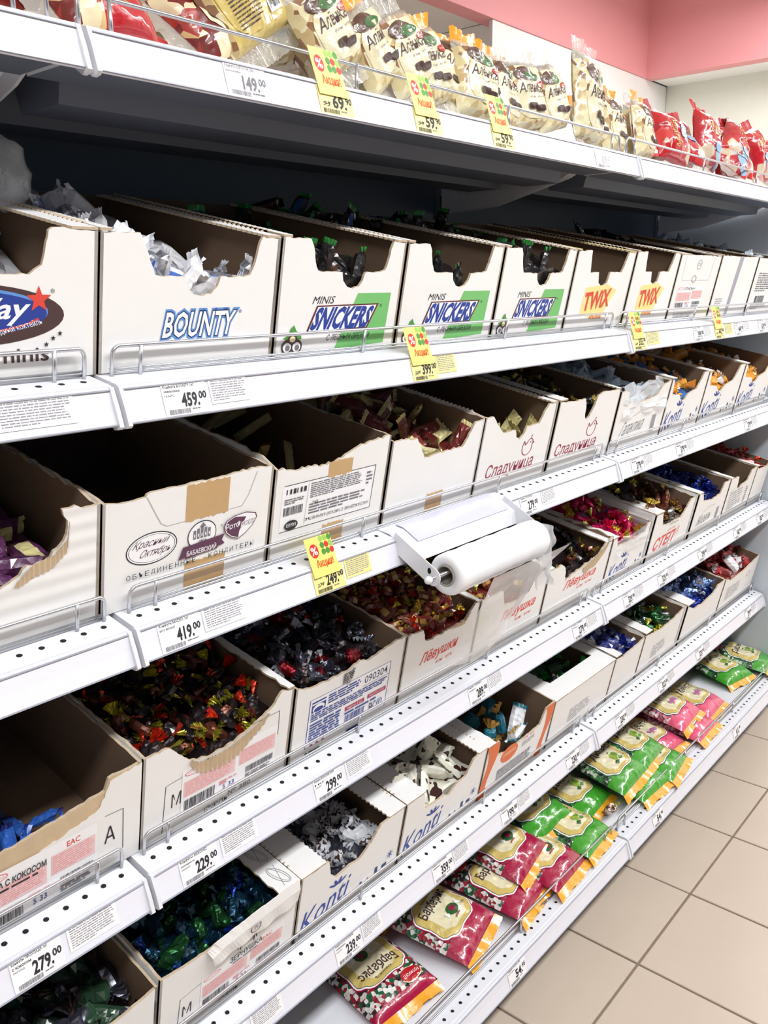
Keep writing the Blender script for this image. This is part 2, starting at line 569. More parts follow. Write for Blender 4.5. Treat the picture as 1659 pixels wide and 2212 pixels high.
    # cantilever brackets at both ends
    for x in (x0+0.012, x1-0.012):
        c = MB()
        out = [(0.10, -0.004), (depth, -0.004), (depth, -0.085), (0.34, -0.075), (0.16, -0.030)]
        n = len(out)
        c.add([dk(x-0.002, d, e) for d, e in out] + [dk(x+0.002, d, e) for d, e in out],
              [tuple(range(n)), tuple(reversed(range(n, 2*n)))] + [(i, i+n, (i+1) % n + n, (i+1) % n) for i in range(n)], METAL_W)
        if l > 1: c.build('bracket', root)
    return root

for l in (6, 5, 4, 3, 2, 1):
    for bay in range(3):
        shelf(l, bay)

frame_root = empty('gondola_frame', Matrix.Translation((0, 0, 0)))
tag(frame_root, 'grey metal gondola frame with back panels, slotted uprights and end panel behind the shelves', 'shelving')
for x0, x1 in BAYS:
    z = 0.16
    for z1 in (0.56, 0.96, 1.36, 1.76):
        MB().box(x0+0.03, x1-0.03, BACK_Y+0.004, BACK_Y+0.012, z+0.002, z1-0.002, BACKP).build('back_panel', frame_root); z = z1
for x in (-1.25, 0.0, 1.25, 2.5):
    u = MB().box(x-0.03, x+0.03, BACK_Y, BACK_Y+0.05, 0, 1.80, BACKP)
    for k in range(34):
        z = 0.1 + k*0.05
        for s in (-0.012, 0.012):
            u.add([(x+s-0.003, BACK_Y-0.0006, z), (x+s+0.003, BACK_Y-0.0006, z), (x+s+0.003, BACK_Y-0.0006, z+0.03), (x+s-0.003, BACK_Y-0.0006, z+0.03)], [(0,1,2,3)], HOLE)
    u.build('upright', frame_root)
ep = MB()
ep.plate([(-0.02, 0.0), (0.53, 0.0), (0.53, 1.70), (0.10, 1.70), (-0.02, 1.55)], lambda u, v, w: (2.507+w, u, v), 0.02, ENDP)
ep.build('end_panel', frame_root)
MB().box(-1.25, 2.5, 0.03, 0.045, 0.0, 0.115, mat('kick_plate', (120, 120, 126), 0.5)).build('kick_plate', frame_root)

# ================================================================ cartons
T = 0.004
class Carton: pass

def carton(l, x0, x1, h, label, top, art=None, zigzag=False, strips=(0, 0), hs=(1.0, 1.0), depth=0.38, face=None,
           jagged=0.0012, skin=None, flaps=None, d0=0.0, seed=0, stripmat=None, name='candy_carton', notch_back=1.0, yaw=0.0):
    r = random.Random(seed*31 + int(x0*1000) + l*7)
    w = x1 - x0
    M = deck_matrix(l, x0, DBOX + d0, 0.001) @ Matrix.Rotation(yaw, 4, 'Z')
    root = empty(name, M)
    tag(root, label, 'box', 'cardboard candy cartons on the shelves')
    W = face or CARTON
    P = [(u*w, v*h) for u, v in top]
    P = jag(P, jagged, 0.006, r)
    P[0] = (0.0, P[0][1]); P[-1] = (w, P[-1][1])
    fr = lambda u, v, t: (u, t, v)
    outl = [(0, 0), (w, 0)] + list(reversed(P))
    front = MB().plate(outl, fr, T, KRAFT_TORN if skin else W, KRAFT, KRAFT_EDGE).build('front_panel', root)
    if skin:
        S = jag([(u*w, v*h) for u, v in skin], 0.002, 0.005, r)
        S[0] = (0.0, S[0][1]); S[-1] = (w, S[-1][1])
        MB().plate([(0, 0), (w, 0)] + list(reversed(S)), lambda u, v, t: (u, -0.0012+t, v), 0.0011, W, W, KRAFT_EDGE).build('outer_layer', root)
    for side in (0, 1):
        ha, hb = (hs[side]*h if isinstance(hs[side], (int, float)) else 0), h*notch_back
        ha = (top[0][1] if side == 0 else top[-1][1])*h
        line = [(0.0, ha), (0.03, max(ha, h*hs[side]))]
        if zigzag:
            line += zig(0.03, depth, h*hs[side], hb, 0.009, 0.0035)[1:]
        else:
            line = jag(line + [(depth*0.5, h*hs[side]), (depth, hb)], jagged, 0.012, r)
            line[0] = (0.0, ha); line[-1] = (depth, hb)
        o2 = [(0, 0), (depth, 0)] + list(reversed(line))
        if side == 0:
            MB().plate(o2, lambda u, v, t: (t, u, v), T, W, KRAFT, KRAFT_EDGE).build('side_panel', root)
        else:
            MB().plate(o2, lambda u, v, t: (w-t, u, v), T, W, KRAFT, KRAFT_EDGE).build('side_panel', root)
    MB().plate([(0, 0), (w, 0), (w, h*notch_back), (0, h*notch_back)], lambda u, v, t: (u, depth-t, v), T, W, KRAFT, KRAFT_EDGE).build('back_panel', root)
    MB().box(T, w-T, T, depth-T, 0.0, T, KRAFT).build('bottom_panel', root)
    for side, s in enumerate(strips):
        if not s: continue
        inner = zig(0.0, depth, s, s, 0.010, 0.003) if zigzag else jag([(0.0, s), (depth, s)], 0.0025, 0.008, r)
        pts = [(0.0, 0.0)] + [(b, a) for a, b in inner] + [(0.0, depth)]      # (x, y)
        sgn = 1 if side == 0 else -1
        bx = 0 if side == 0 else w
        zt = h
        MB().plate(pts, lambda u, v, t: (bx + sgn*u, v, zt + 0.002 - t), 0.003, stripmat or W, KRAFT, KRAFT_EDGE).build('top_flap', root)
    if art:
        pr = Print(lambda u, v, d: (u*w, -(0.0013 if skin else 0) - d, v*h))
        pr.w, pr.h = w, h
        art(pr)
        pr.build('printing', front)
    c = Carton(); c.front = front
    c.x0 = x0
    c.root, c.M, c.w, c.h, c.depth, c.l = root, M, w, h, depth, l
    return c

def tape(c, u0, u1, v0, v1):
    r = random.Random(int(u0*100))
    pts = jag([(u0*c.w, v0*c.h), (u1*c.w, v0*c.h)], 0.0016, 0.003, r) + jag([(u1*c.w, v1*c.h), (u0*c.w, v1*c.h)], 0.0016, 0.003, r)
    MB().plate(pts, lambda u, v, t: (u, -0.0005+t, v), 0.0004, TAPE).build('packing_tape', c.front)

def torn_strip(c, pts, width, n_amp=0.0012, pitch=0.0065):
    """corrugated core laid bare along a torn edge; pts (u, v) along the upper edge"""
    m = MB()
    L = []
    for (a, b), (p, q) in zip(pts, pts[1:]):
        a, b, p, q = a*c.w, b*c.h, p*c.w, q*c.h
        n = max(2, int(math.hypot(p-a, q-b)/(pitch/4)))
        L += [(a+(p-a)*i/n, b+(q-b)*i/n) for i in range(n)]
    s = 0; V = []; F = []
    for i, (x, z) in enumerate(L):
        y = -0.0008 - n_amp*(1+math.cos(2*PI*i/4))*0.5
        k = math.sin(PI*i/(len(L)-1))**0.5 if len(L) > 1 else 1
        wd = width*(0.15+0.85*k)*(1+0.35*noise.noise(Vector((i*0.06, c.w*50, 1)))+0.05*math.sin(i*1.9))
        V += [(x, y, z), (x, y*0.6, z-wd)]
        if i: F.append((2*i-2, 2*i-1, 2*i+1, 2*i))
    m.add(V, F, KRAFT_TORN)
    m.build('torn_corrugation', c.front)

# ---- artwork
def star(p, u, v, r, m, asp=1.0):
    p.poly([(u + (r if k % 2 == 0 else r*0.42)*math.sin(k*PI/5), v + asp*(r if k % 2 == 0 else r*0.42)*math.cos(k*PI/5)) for k in range(10)], m)

def art_milky(p):
    a = p.w/p.h
    p.ellipse(0.44, 0.45, 0.41, 0.185*1.08, BROWN, 40, rot=-0.05)
    p.ellipse(0.41, 0.475, 0.37, 0.155, LBLUE, 40, rot=-0.06)
    p.ellipse(0.41, 0.465, 0.365, 0.145, BLUE, 40, rot=-0.06)
    p.text('Milky', 0.10, 0.42, 0.27, 0.15, WHITE, 0.02, 0.25)
    p.text('Way', 0.42, 0.38, 0.27, 0.17, WHITE, 0.02, 0.25)
    p.ring(0.42, 0.47, 0.345, 0.14, 0.012, SCARLET, 20, a0=-1.9, a1=-0.4)
    star(p, 0.74, 0.54, 0.055, SCARLET, a)
    p.text('®', 0.79, 0.58, 0.018, 0.03, INK)
    p.text('молочно-шоколадный коктейль', 0.38, 0.245, 0.40, 0.05, WHITE, 0.0, 0, 0.32)
    p.text('minis', 0.56, 0.13, 0.22, 0.09, BROWN, 0.012)
    for q in ((0.80, 0.28), (0.77, 0.24), (0.83, 0.31)): star(p, q[0], q[1], 0.012, INK, a)

def art_bounty(p):
    a = (0.335, 0.235, 0.40, 0.185)
    p.text('BOUNTY', *a, LBLUE, 0.115, 0.12)
    p.text('BOUNTY', *a, NAVY, 0.055, 0.12)
    p.text('BOUNTY', *a, WHITE, 0.020, 0.12)
    p.text('®', 0.765, 0.40, 0.02, 0.03, BLUE)

def art_snickers(p):
    p.poly([(0.47, 0.03), (0.90, 0.06), (0.915, 0.53), (0.62, 0.53)], PGREEN)
    p.text('MINIS', 0.265, 0.445, 0.165, 0.065, INK, 0.0, 0.25)
    p.poly([(0.225, 0.185), (0.735, 0.21), (0.815, 0.435), (0.295, 0.43)], mat('ink_maroon', (96, 30, 40), 0.5))
    p.poly([(0.245, 0.20), (0.725, 0.222), (0.795, 0.422), (0.305, 0.418)], WHITE)
    p.text('SNICKERS', 0.285, 0.225, 0.465, 0.18, BLUE, 0.045, 0.30)
    p.text('®', 0.825, 0.40, 0.02, 0.03, DGREEN)
    p.text('С ЛЕСНЫМ ОРЕХОМ', 0.40, 0.115, 0.36, 0.055, INK, 0.0, 0.2)
    p.poly([(0.06, 0.16), (0.10, 0.19), (0.11, 0.24), (0.135, 0.27), (0.155, 0.22), (0.19, 0.19), (0.20, 0.15), (0.13, 0.13)], GREEN)
    for cx in (0.095, 0.165):
        p.ellipse(cx, 0.085, 0.042, 0.06, BROWN)
        p.ellipse(cx, 0.08, 0.030, 0.042, WHITE)
        p.ellipse(cx+0.004, 0.075, 0.018, 0.026, INKG)
    p.ellipse(0.13, 0.15, 0.036, 0.045, BROWN)
    p.ellipse(0.13, 0.15, 0.022, 0.026, CREAM)

def art_twix(p):
    p.poly([(0.22, 0.22), (0.46, 0.12), (0.62, 0.16), (0.66, 0.30), (0.78, 0.50), (0.60, 0.58), (0.24, 0.54)], mat('halo_yellow', (250, 226, 150), .5))
    p.text('TWiX', 0.275, 0.25, 0.42, 0.21, TAN, 0.05, 0.15, 0.12)
    p.text('TWiX', 0.27, 0.255, 0.42, 0.21, SCARLET, 0.03, 0.15, 0.12)
    p.text('minis', 0.40, 0.13, 0.20, 0.07, SCARLET, 0.01)

def pink_label(p, u, v, w, h, title='', seed=0, eac=True):
    p.rect(u, v, w, h, PAPER)
    p.ellipse(u+0.12*w, v+0.9*h, 0.10*w, 0.07*h, PINKT); p.ellipse(u+0.12*w, v+0.9*h, 0.085*w, 0.05*h, PAPER); p.text('АККОНД', u+0.05*w, v+0.875*h, 0.14*w, 0.05*h, PINKT)
    if title: p.text(title, u+0.25*w, v+0.84*h, 0.40*w, 0.11*h, INK, 0.012)
    if eac: p.text('EAC', u+0.72*w, v+0.84*h, 0.12*w, 0.10*h, SCARLET, 0.01)
    p.rect(u+0.02*w, v+0.38*h, 0.52*w, 0.36*h, PINK); p.rect(u+0.58*w, v+0.45*h, 0.40*w, 0.36*h, PINK)
    p.fine(u+0.03*w, v+0.40*h, 0.50*w, 0.33*h, 9, PINKT, seed, 0, 0.35)
    p.fine(u+0.59*w, v+0.47*h, 0.38*w, 0.33*h, 9, PINKT, seed+1, 0, 0.35)
    p.bars(u+0.03*w, v+0.05*h, 0.30*w, 0.26*h, INK, seed+2, 30)
    p.text('5 33', u+0.42*w, v+0.10*h, 0.12*w, 0.10*h, BLUE); p.fine(u+0.38*w, v+0.22*h, 0.2*w, 0.10*h, 2, PINKT, seed+3)
    p.bars(u+0.66*w, v+0.20*h, 0.30*w, 0.14*h, INK, seed+4, 40); p.fine(u+0.66*w, v+0.05*h, 0.28*w, 0.12*h, 3, INKG, seed+5)

def art_otapych(p):
    p.line([(0.12, 0.98), (0.13, 0.62), (0.80, 0.62), (0.82, 0.98)], 0.004, INKL)
    p.ring(0.47, 0.86, 0.05, 0.07, 0.006, INKG); p.text('СЛ', 0.44, 0.835, 0.06, 0.05, INKG)
    p.ring(0.42, 0.64, 0.05, 0.05, 0.008, INKG)
    pink_label(p, 0.10, 0.17, 0.62, 0.36, 'ОТАПЫЧ', 5, False)
    p.fine(0.14, 0.05, 0.5, 0.07, 2, INKL, 4)

def art_tape9(p):
    p.poly([(0.42, 0.0), (0.50, 0.0), (0.57, 0.99), (0.47, 0.99)], mat('plum_tape', (150, 144, 166), 0.3, coat=0.4, var=0.3, vscale=300))
    p.fine(0.10, 0.10, 0.18, 0.22, 6, INKL, 9)

def art_fine10(p):
    p.fine(0.12, 0.40, 0.6, 0.35, 9, INKG, 11); p.bars(0.2, 0.20, 0.3, 0.13, INK, 5); p.fine(0.12, 0.08, 0.5, 0.1, 3, INKL, 12)

def art_united(p):
    # three confectioners' emblems over one line of capitals
    p.line([(0.225, 0.97), (0.265, 0.84), (0.31, 0.70), (0.345, 0.665), (0.80, 0.68), (0.84, 0.78), (0.885, 0.985)], 0.005, INKL)
    p.ellipse(0.265, 0.50, 0.142, 0.145, INK, 36, rot=0.02); p.ellipse(0.265, 0.50, 0.136, 0.135, PAPER, 36, rot=0.02); p.ring(0.265, 0.50, 0.128, 0.122, 0.003, INK)
    p.text('Красный', 0.165, 0.505, 0.19, 0.085, PURP, 0.0, 0.4); p.text('Октябрь', 0.20, 0.415, 0.17, 0.085, PURP, 0.0, 0.4)
    p.ellipse(0.555, 0.50, 0.088, 0.135, INK, 36); p.ellipse(0.555, 0.50, 0.083, 0.125, PAPER, 36)
    for k in range(5): p.rect(0.50+0.022*k, 0.47, 0.017, 0.085+0.03*(k == 2)+0.012*(k % 2), INKG)
    for k in range(5): p.rect(0.505+0.022*k, 0.49, 0.006, 0.03, PAPER)
    p.poly([(0.535, 0.58), (0.555, 0.62), (0.575, 0.58)], INKG)
    p.text('-1804-', 0.525, 0.435, 0.06, 0.025, INK)
    p.poly([(0.415, 0.315), (0.46, 0.325), (0.46, 0.40), (0.65, 0.42), (0.65, 0.345), (0.70, 0.36), (0.68, 0.40), (0.695, 0.455), (0.44, 0.425), (0.43, 0.37)], PURP)
    p.poly([(0.455, 0.31), (0.655, 0.33), (0.655, 0.42), (0.455, 0.40)], PURP)
    p.text('БАБАЕВСКИЙ', 0.465, 0.33, 0.18, 0.06, WHITE, 0.014)
    p.text('®', 0.665, 0.53, 0.014, 0.025, INK)
    o = [(0.685, 0.515), (0.70, 0.57), (0.75, 0.605), (0.83, 0.615), (0.895, 0.585), (0.905, 0.54), (0.88, 0.47), (0.83, 0.40), (0.785, 0.365), (0.735, 0.40), (0.70, 0.45)]
    cx, cy = 0.795, 0.49
    p.poly(o, PURP); p.poly([(cx+(a-cx)*0.94, cy+(b-cy)*0.94) for a, b in o], PAPER)
    q = [(cx+(a-cx)*0.89, cy+(b-cy)*0.89) for a, b in o]
    p.poly([q[0], q[10], q[9], q[8], (0.79, 0.44), (0.83, 0.57), q[2], q[1]], PURP)
    p.text('РотФронт', 0.70, 0.465, 0.19, 0.075, PURP, 0.05, 0.1, 0.03); p.text('РотФронт', 0.70, 0.465, 0.19, 0.075, WHITE, 0.008, 0.1, 0.03)
    s = 'ОБЪЕДИНЕННЫЕ  КОНДИТЕРЫ'
    for i, ch in enumerate(s):
        if ch != ' ': p.text(ch, 0.125+0.775*i/len(s), 0.262, 0.022, 0.048, INK)

def art_naslazh(p):
    p.rect(0.07, 0.28, 0.80, 0.46, PAPER); p.line([(0.07, 0.28), (0.87, 0.28)], 0.006, INK); p.line([(0.87, 0.28), (0.88, 0.745)], 0.005, INK); p.line([(0.88, 0.745), (0.08, 0.745)], 0.006, INK)
    p.text('НАСЛАЖДЕНИЕ С МЯГКОЙ КАРАМЕЛЬЮ', 0.85, 0.37, 0.58, 0.05, INK, 0, 0, PI)
    p.fine(0.30, 0.56, 0.46, 0.16, 8, INKG, 21); p.fine(0.30, 0.39, 0.5, 0.12, 4, INKG, 22); p.fine(0.80, 0.55, 0.06, 0.15, 4, INKG, 28)
    p.bars(0.09, 0.44, 0.15, 0.085, INK, 6); p.fine(0.09, 0.55, 0.16, 0.06, 3, INKG, 23); p.line([(0.27, 0.30), (0.28, 0.73)], 0.003, INKL)
    for k in range(6): p.rect(0.10+0.028*k, 0.655, 0.008+0.006*(k % 3), 0.05, INK)
    p.ellipse(0.16, 0.335, 0.055, 0.05, INK); p.text('БАБАЕВ', 0.20, 0.355, 0.08, 0.035, WHITE, 0, 0, PI)
    p.text('EAC', 0.37, 0.53, 0.05, 0.04, INK, 0, 0, PI)

def art_slad(p, du=0.0, dv=0.0, s=1.0):
    p.text('Сладуница', 0.13+du, 0.14+dv, 0.66*s, 0.215, WINE, 0.004, 0.12)
    u, v = 0.66+du, 0.47+dv
    p.ring(u, v-0.01, 0.07, 0.10, 0.010, WINE, 18, a0=PI*0.9, a1=PI*2.1)
    p.ring(u+0.035, v+0.05, 0.04, 0.055, 0.010, WINE, 14, a0=-0.6, a1=PI)
    p.ellipse(u+0.04, v+0.06, 0.008, 0.012, WINE); p.poly([(u+0.075, v+0.06), (u+0.10, v+0.045), (u+0.075, v+0.03)], WINE)
    p.line([(u-0.07, v+0.02), (u-0.055, v+0.09), (u-0.03, v+0.03), (u-0.005, v+0.07)], 0.009, WINE)
    p.line([(u+0.035, v+0.12), (u+0.05, v+0.155)], 0.010, WINE)

def art_konti(p, du=0.0, fade=False):
    m = BLUE
    p.text('Konti', 0.10+du, 0.08, 0.44, 0.30, m, 0.004, 0.45, 0.30)
    for a, rr in ((-0.9, 0.05), (-0.3, 0.06), (0.3, 0.06), (0.9, 0.05)):
        p.ellipse(0.36+du + 0.06*math.sin(a), 0.47 + 0.06*math.cos(a), 0.014, rr*0.9, m, 12, rot=-a*0.9)
    for k, (hh, ww) in enumerate(((0.10, 0.022), (0.07, 0.012), (0.12, 0.03), (0.06, 0.05))):
        p.rect(0.60+du*0.6+0.075*k, 0.10+0.02*k, ww, hh, NAVY)
    for k in range(8):
        a = k*PI/4
        p.line([(0.90, 0.32), (0.90+0.035*math.cos(a), 0.32+0.06*math.sin(a))], 0.006, BLUE)

def art_prohlada(p):
    p.text('А', 0.80, 0.30, 0.06, 0.17, INK, 0.0); p.line([(0.80, 0.60), (0.90, 0.59), (0.905, 0.15)], 0.004, INK)
    pink_label(p, 0.20, 0.02, 0.56, 0.56, '', 31)
    p.text('ПРОХЛАДА С КОКОСОМ', 0.12, 0.41, 0.38, 0.075, INK, 0.02); p.fine(0.18, 0.37, 0.32, 0.035, 1, INK, 2)

def art_lapki(p):
    p.line([(0.13, 0.05), (0.14, 0.57), (0.33, 0.60)], 0.004, INK); p.line([(0.70, 0.79), (0.90, 0.79), (0.905, 0.50)], 0.004, INK)
    p.text('М', 0.18, 0.29, 0.06, 0.15, INK); p.text('ИЛКА', 0.36, 0.56, 0.10, 0.09, INK)
    pink_label(p, 0.24, 0.14, 0.66, 0.50, '', 41, False)
    p.text('№ 380', 0.56, 0.07, 0.16, 0.06, INKG); p.text('|Э/РЛЬ', 0.40, 0.02, 0.16, 0.06, INK)

def art_volzh(p):
    p.rect(0.13, 0.10, 0.74, 0.64, PAPER); p.frame(0.13, 0.10, 0.74, 0.64, 0.006, BLUE)
    p.text('090304', 0.62, 0.60, 0.22, 0.10, NAVY, 0.006); p.line([(0.61, 0.57), (0.87, 0.57)], 0.005, BLUE)
    p.rect(0.15, 0.56, 0.12, 0.14, BLUE); p.ellipse(0.21, 0.60, 0.05, 0.055, PAPER); p.ellipse(0.21, 0.585, 0.04, 0.03, BLUE); p.rect(0.15, 0.66, 0.12, 0.02, PAPER)
    p.fine(0.29, 0.58, 0.30, 0.13, 4, BLUE, 51); p.fine(0.15, 0.44, 0.70, 0.11, 4, BLUE, 52)
    p.rect(0.46, 0.345, 0.18, 0.055, MAGENTA); p.rect(0.67, 0.355, 0.18, 0.055, MAGENTA); p.text('Нетто 5 кг', 0.48, 0.355, 0.14, 0.035, WHITE); p.text('Брутто 5,25', 0.69, 0.365, 0.14, 0.035, WHITE)
    p.fine(0.15, 0.14, 0.28, 0.28, 8, BLUE, 53); p.bars(0.47, 0.13, 0.18, 0.15, BLUE, 7); p.fine(0.46, 0.29, 0.38, 0.04, 1, BLUE, 54)
    p.text('EAC', 0.70, 0.15, 0.06, 0.12, NAVY, 0.02); p.ring(0.80, 0.22, 0.025, 0.05, 0.006, BLUE); p.text('Р', 0.79, 0.19, 0.02, 0.06, BLUE)
    for k in range(3): p.ellipse(0.18+0.05*k, 0.125, 0.012, 0.014, WINE, 10)
    p.text('МАРСКИЙ', 0.47, 0.72, 0.20, 0.045, INK, 0, 0, PI/2-0.2); p.fine(0.40, 0.76, 0.10, 0.14, 6, INK, 55)
    p.fine(0.13, 0.03, 0.35, 0.03, 1, INK, 57); p.rect(0.50, 0.0, 0.14, 0.06, NAVY)

def art_lyov(p, body='Лёвушки', du=0.0):
    p.text(body, 0.24+du, 0.40, 0.50, 0.20, SCARLET, 0.018, 0.2, 0.03); p.text('конфеты', 0.46+du, 0.315, 0.24, 0.075, SCARLET, 0.0, 0.2, 0.03)

def art_step(p):
    p.text('ЗОЛОТОЙ', 0.40, 0.50, 0.20, 0.05, SCARLET, 0, 0.2); p.text('СТЕП', 0.14, 0.20, 0.48, 0.24, SCARLET, 0.03, 0.25, 0.04); p.text('КОНФЕТЫ', 0.42, 0.62, 0.22, 0.035, INKG)
    p.line([(0.64, 0.30), (0.70, 0.52)], 0.01, PINKT); p.line([(0.70, 0.30), (0.73, 0.48)], 0.01, PINKT)

def art_script(p, s='Жизель'):
    p.text(s, 0.18, 0.22, 0.42, 0.22, INKG, -0.004, 0.4, 0.08); p.line([(0.3, 0.50), (0.48, 0.58), (0.66, 0.56)], 0.006, INKG); p.bars(0.75, 0.15, 0.08, 0.3, INKG, 4, 8)

def art_spec(p):
    p.frame(0.1, 0.15, 0.6, 0.55, 0.004, INKL); p.fine(0.13, 0.2, 0.5, 0.45, 8, INKL, 61); p.fine(0.75, 0.2, 0.08, 0.4, 8, INKG, 62)

def art_zern(p):
    p.line([(0.13, 0.05), (0.14, 0.50), (0.28, 0.52)], 0.004, INK); p.text('М', 0.16, 0.22, 0.06, 0.14, INK)
    pink_label(p, 0.28, 0.10, 0.62, 0.46, '', 71)
    p.text('ЗЕРНУШКА', 0.48, 0.50, 0.24, 0.075, INK, 0.012); p.fine(0.50, 0.455, 0.36, 0.03, 1, INKG, 73)
    p.ring(0.60, 0.63, 0.07, 0.10, 0.008, INK, 20, a0=0, a1=PI); p.ring(0.60, 0.63, 0.05, 0.07, 0.005, INK, 20, a0=0, a1=PI); p.line([(0.55, 0.60), (0.55, 0.68), (0.65, 0.68), (0.65, 0.60)], 0.008, INK); p.line([(0.55, 0.64), (0.65, 0.64)], 0.006, INK)
    p.text('|Э/РЛЬ', 0.42, 0.02, 0.14, 0.06, INK)

def art_slavn(p):
    for u0, u1, w in ((0.0, 0.02, 0.16), (0.86, 0.80, 0.13)):
        n = 14
        a = [(u0 + w*0.25*math.sin(k/n*4.5), 1-k/n) for k in range(n+1)]; b = [(q+w*(0.75+0.25*math.cos(k/n*5)), v) for k, (q, v) in enumerate(a)]
        a = [(max(0.0, min(1, x)), y) for x, y in a]; b = [(max(0.0, min(1, x)), y) for x, y in b]
        for k in range(n): p.poly([a[k], a[k+1], b[k+1], b[k]], FLAME); p.d -= p.step
    p.d += p.step
    p.ellipse(0.36, 0.57, 0.125, 0.155, FLAME, 28, rot=0.15); p.text('СЛАВЯНКА', 0.27, 0.56, 0.18, 0.05, CREAM)
    p.fine(0.22, 0.10, 0.52, 0.26, 9, INKG, 81); p.text('Конфеты', 0.56, 0.62, 0.16, 0.06, PINKT); p.fine(0.55, 0.50, 0.2, 0.1, 4, INKL, 83)

def art_smudge(p): p.fine(0.3, 0.25, 0.35, 0.3, 6, INKL, 91); p.fine(0.3, 0.12, 0.2, 0.06, 2, mat('stain', (160, 130, 110), 0.8), 92)

def art_red_end(p): p.fine(0.15, 0.3, 0.4, 0.35, 7, INKL, 95); p.ring(0.75, 0.65, 0.05, 0.07, 0.008, INKG)

# ---- front-edge outlines, (u, v) as fractions of box width and height
NOTCH = [(0,.985),(.20,.99),(.225,.93),(.25,.80),(.275,.73),(.31,.715),(.47,.715),(.485,.64),(.52,.59),(.57,.57),(.62,.59),(.65,.64),(.665,.715),(.80,.72),(.835,.74),(.855,.82),(.875,.96),(.885,1.0),(1,.985)]
BOUNTY_N = [(0,.985),(.19,.99),(.215,.93),(.245,.80),(.275,.70),(.315,.685),(.44,.685),(.455,.61),(.49,.555),(.54,.54),(.59,.555),(.625,.61),(.64,.685),(.78,.685),(.82,.70),(.85,.80),(.87,.95),(.885,1.0),(1,.985)]
TWIX_N = [(0,.985),(.22,1.0),(.24,.84),(.26,.73),(.40,.735),(.43,.60),(.50,.55),(.58,.60),(.60,.735),(.80,.735),(.85,.90),(.87,1.0),(1,.985)]
KONTI_N = [(0,.99),(.06,.97),(.09,.72),(.30,.68),(.36,.58),(.46,.56),(.54,.66),(.74,.72),(.82,.88),(.86,1.0),(1,1.0)]
B = {}
# second highest shelf
B['milky'] = carton(5, -.252, .004, .155, 'white carton with blue and brown oval logo reading Milky Way, cut off at left edge', [(0,.99),(.14,1.0),(.20,.72),(.44,.70),(.46,.60),(.50,.56),(.56,.60),(.58,.70),(.70,.70),(.755,.76),(.785,.98),(.80,1.0),(1,.985)], art_milky, True, (.016,.03))
B['bounty'] = carton(5, .007, .263, .155, 'white carton lettered BOUNTY in blue outlined capitals', BOUNTY_N, art_bounty, True, (.014,.022))
B['snick1'] = carton(5, .268, .516, .157, 'white SNICKERS minis carton standing right beside the BOUNTY carton', NOTCH, art_snickers, True, (.016,.020))
B['snick2'] = carton(5, .521, .781, .157, 'white SNICKERS minis carton in the middle of the three', NOTCH, art_snickers, True, (.016,.020))
B['snick3'] = carton(5, .787, 1.037, .157, 'white SNICKERS minis carton standing left of the TWIX cartons', NOTCH, art_snickers, True, (.016,.020))
B['twix1'] = carton(5, 1.042, 1.296, .157, 'empty white TWIX carton beside the SNICKERS cartons', TWIX_N, art_twix, True, (.014,.020), stripmat=mat('carton_cream', (244,226,150), .6))
B['twix2'] = carton(5, 1.302, 1.536, .160, 'empty white TWIX carton farther right, beside the closed cartons', TWIX_N, art_twix, True, (.014,.020))
B['otap'] = carton(5, 1.542, 1.80, .158, 'white carton with uncut front and pink label right of the TWIX cartons', [(0,.99),(.5,1.0),(1,.99)], art_otapych, False, (.06,.03))
B['tape9'] = carton(5, 1.806, 2.085, .160, 'white carton with a grey tape strip running down its front', [(0,1),(.5,.99),(1,1)], art_tape9, False, (.01,.01))
B['fine10'] = carton(5, 2.092, 2.36, .158, 'white carton with small black printed panel at the right end of the second shelf', [(0,1),(.5,.99),(1,1)], art_fine10, False, (.01,.01))
# third highest shelf
B['zefir'] = carton(4, -.272, -.018, .148, 'white ribbed carton with large torn oval opening at left edge', [(0,.40),(.30,.42),(.46,.46),(.58,.52),(.66,.62),(.74,.62),(.80,.70),(.84,.80),(.845,.90),(.82,1.0),(.86,1.0),(1,.985)], None, False, (0,0), face=CARTON_RIB, jagged=.0028)
torn_strip(B['zefir'], [(.60,.50),(.68,.62),(.78,.66),(.84,.76),(.85,.92)], .016, .002)
B['united'] = carton(4, -.015, .244, .146, 'white carton with brown tape and three oval confectioner emblems over spaced capitals', [(0,.985),(.06,.965),(.22,.965),(.23,.99),(.45,1.0),(.6,1.0),(.72,1.01),(.88,1.02),(.95,1.0),(1,1.0)], art_united, False, (0,0), jagged=.0018)
tape(B['united'], .45, .71, .66, .99); tape(B['united'], .46, .71, .0, .27)
B['naslazh'] = carton(4, .248, .487, .150, 'white carton with upside-down printed label, dark inside, right of the emblem carton', [(0,.93),(.12,.90),(.30,.875),(.42,.87),(.55,.90),(.66,.97),(.72,1.0),(.86,1.02),(1,1.03)], art_naslazh, False, (0,0), jagged=.0026)
tape(B['naslazh'], .44, .65, .73, .89); tape(B['naslazh'], .44, .63, .0, .23)
B['narcis'] = carton(4, .492, .744, .150, 'plain white carton holding brown and cream sticks, left of the Сладуница cartons', [(0,.96),(.25,.93),(.29,.85),(.355,.68),(.60,.70),(.78,.70),(.83,.80),(.89,.97),(1,1.0)], None, False, (0,0), jagged=.002)
tape(B['narcis'], .45, .63, .0, .22)
B['slad1'] = carton(4, .748, .998, .152, 'white carton lettered Сладуница in wine red, nearer one with wide notch', [(0,.985),(.10,.98),(.18,.86),(.27,.74),(.44,.74),(.47,.64),(.52,.60),(.58,.66),(.60,.75),(.78,.76),(.84,.92),(.88,1.0),(1,.99)], art_slad, True, (.0,.016))
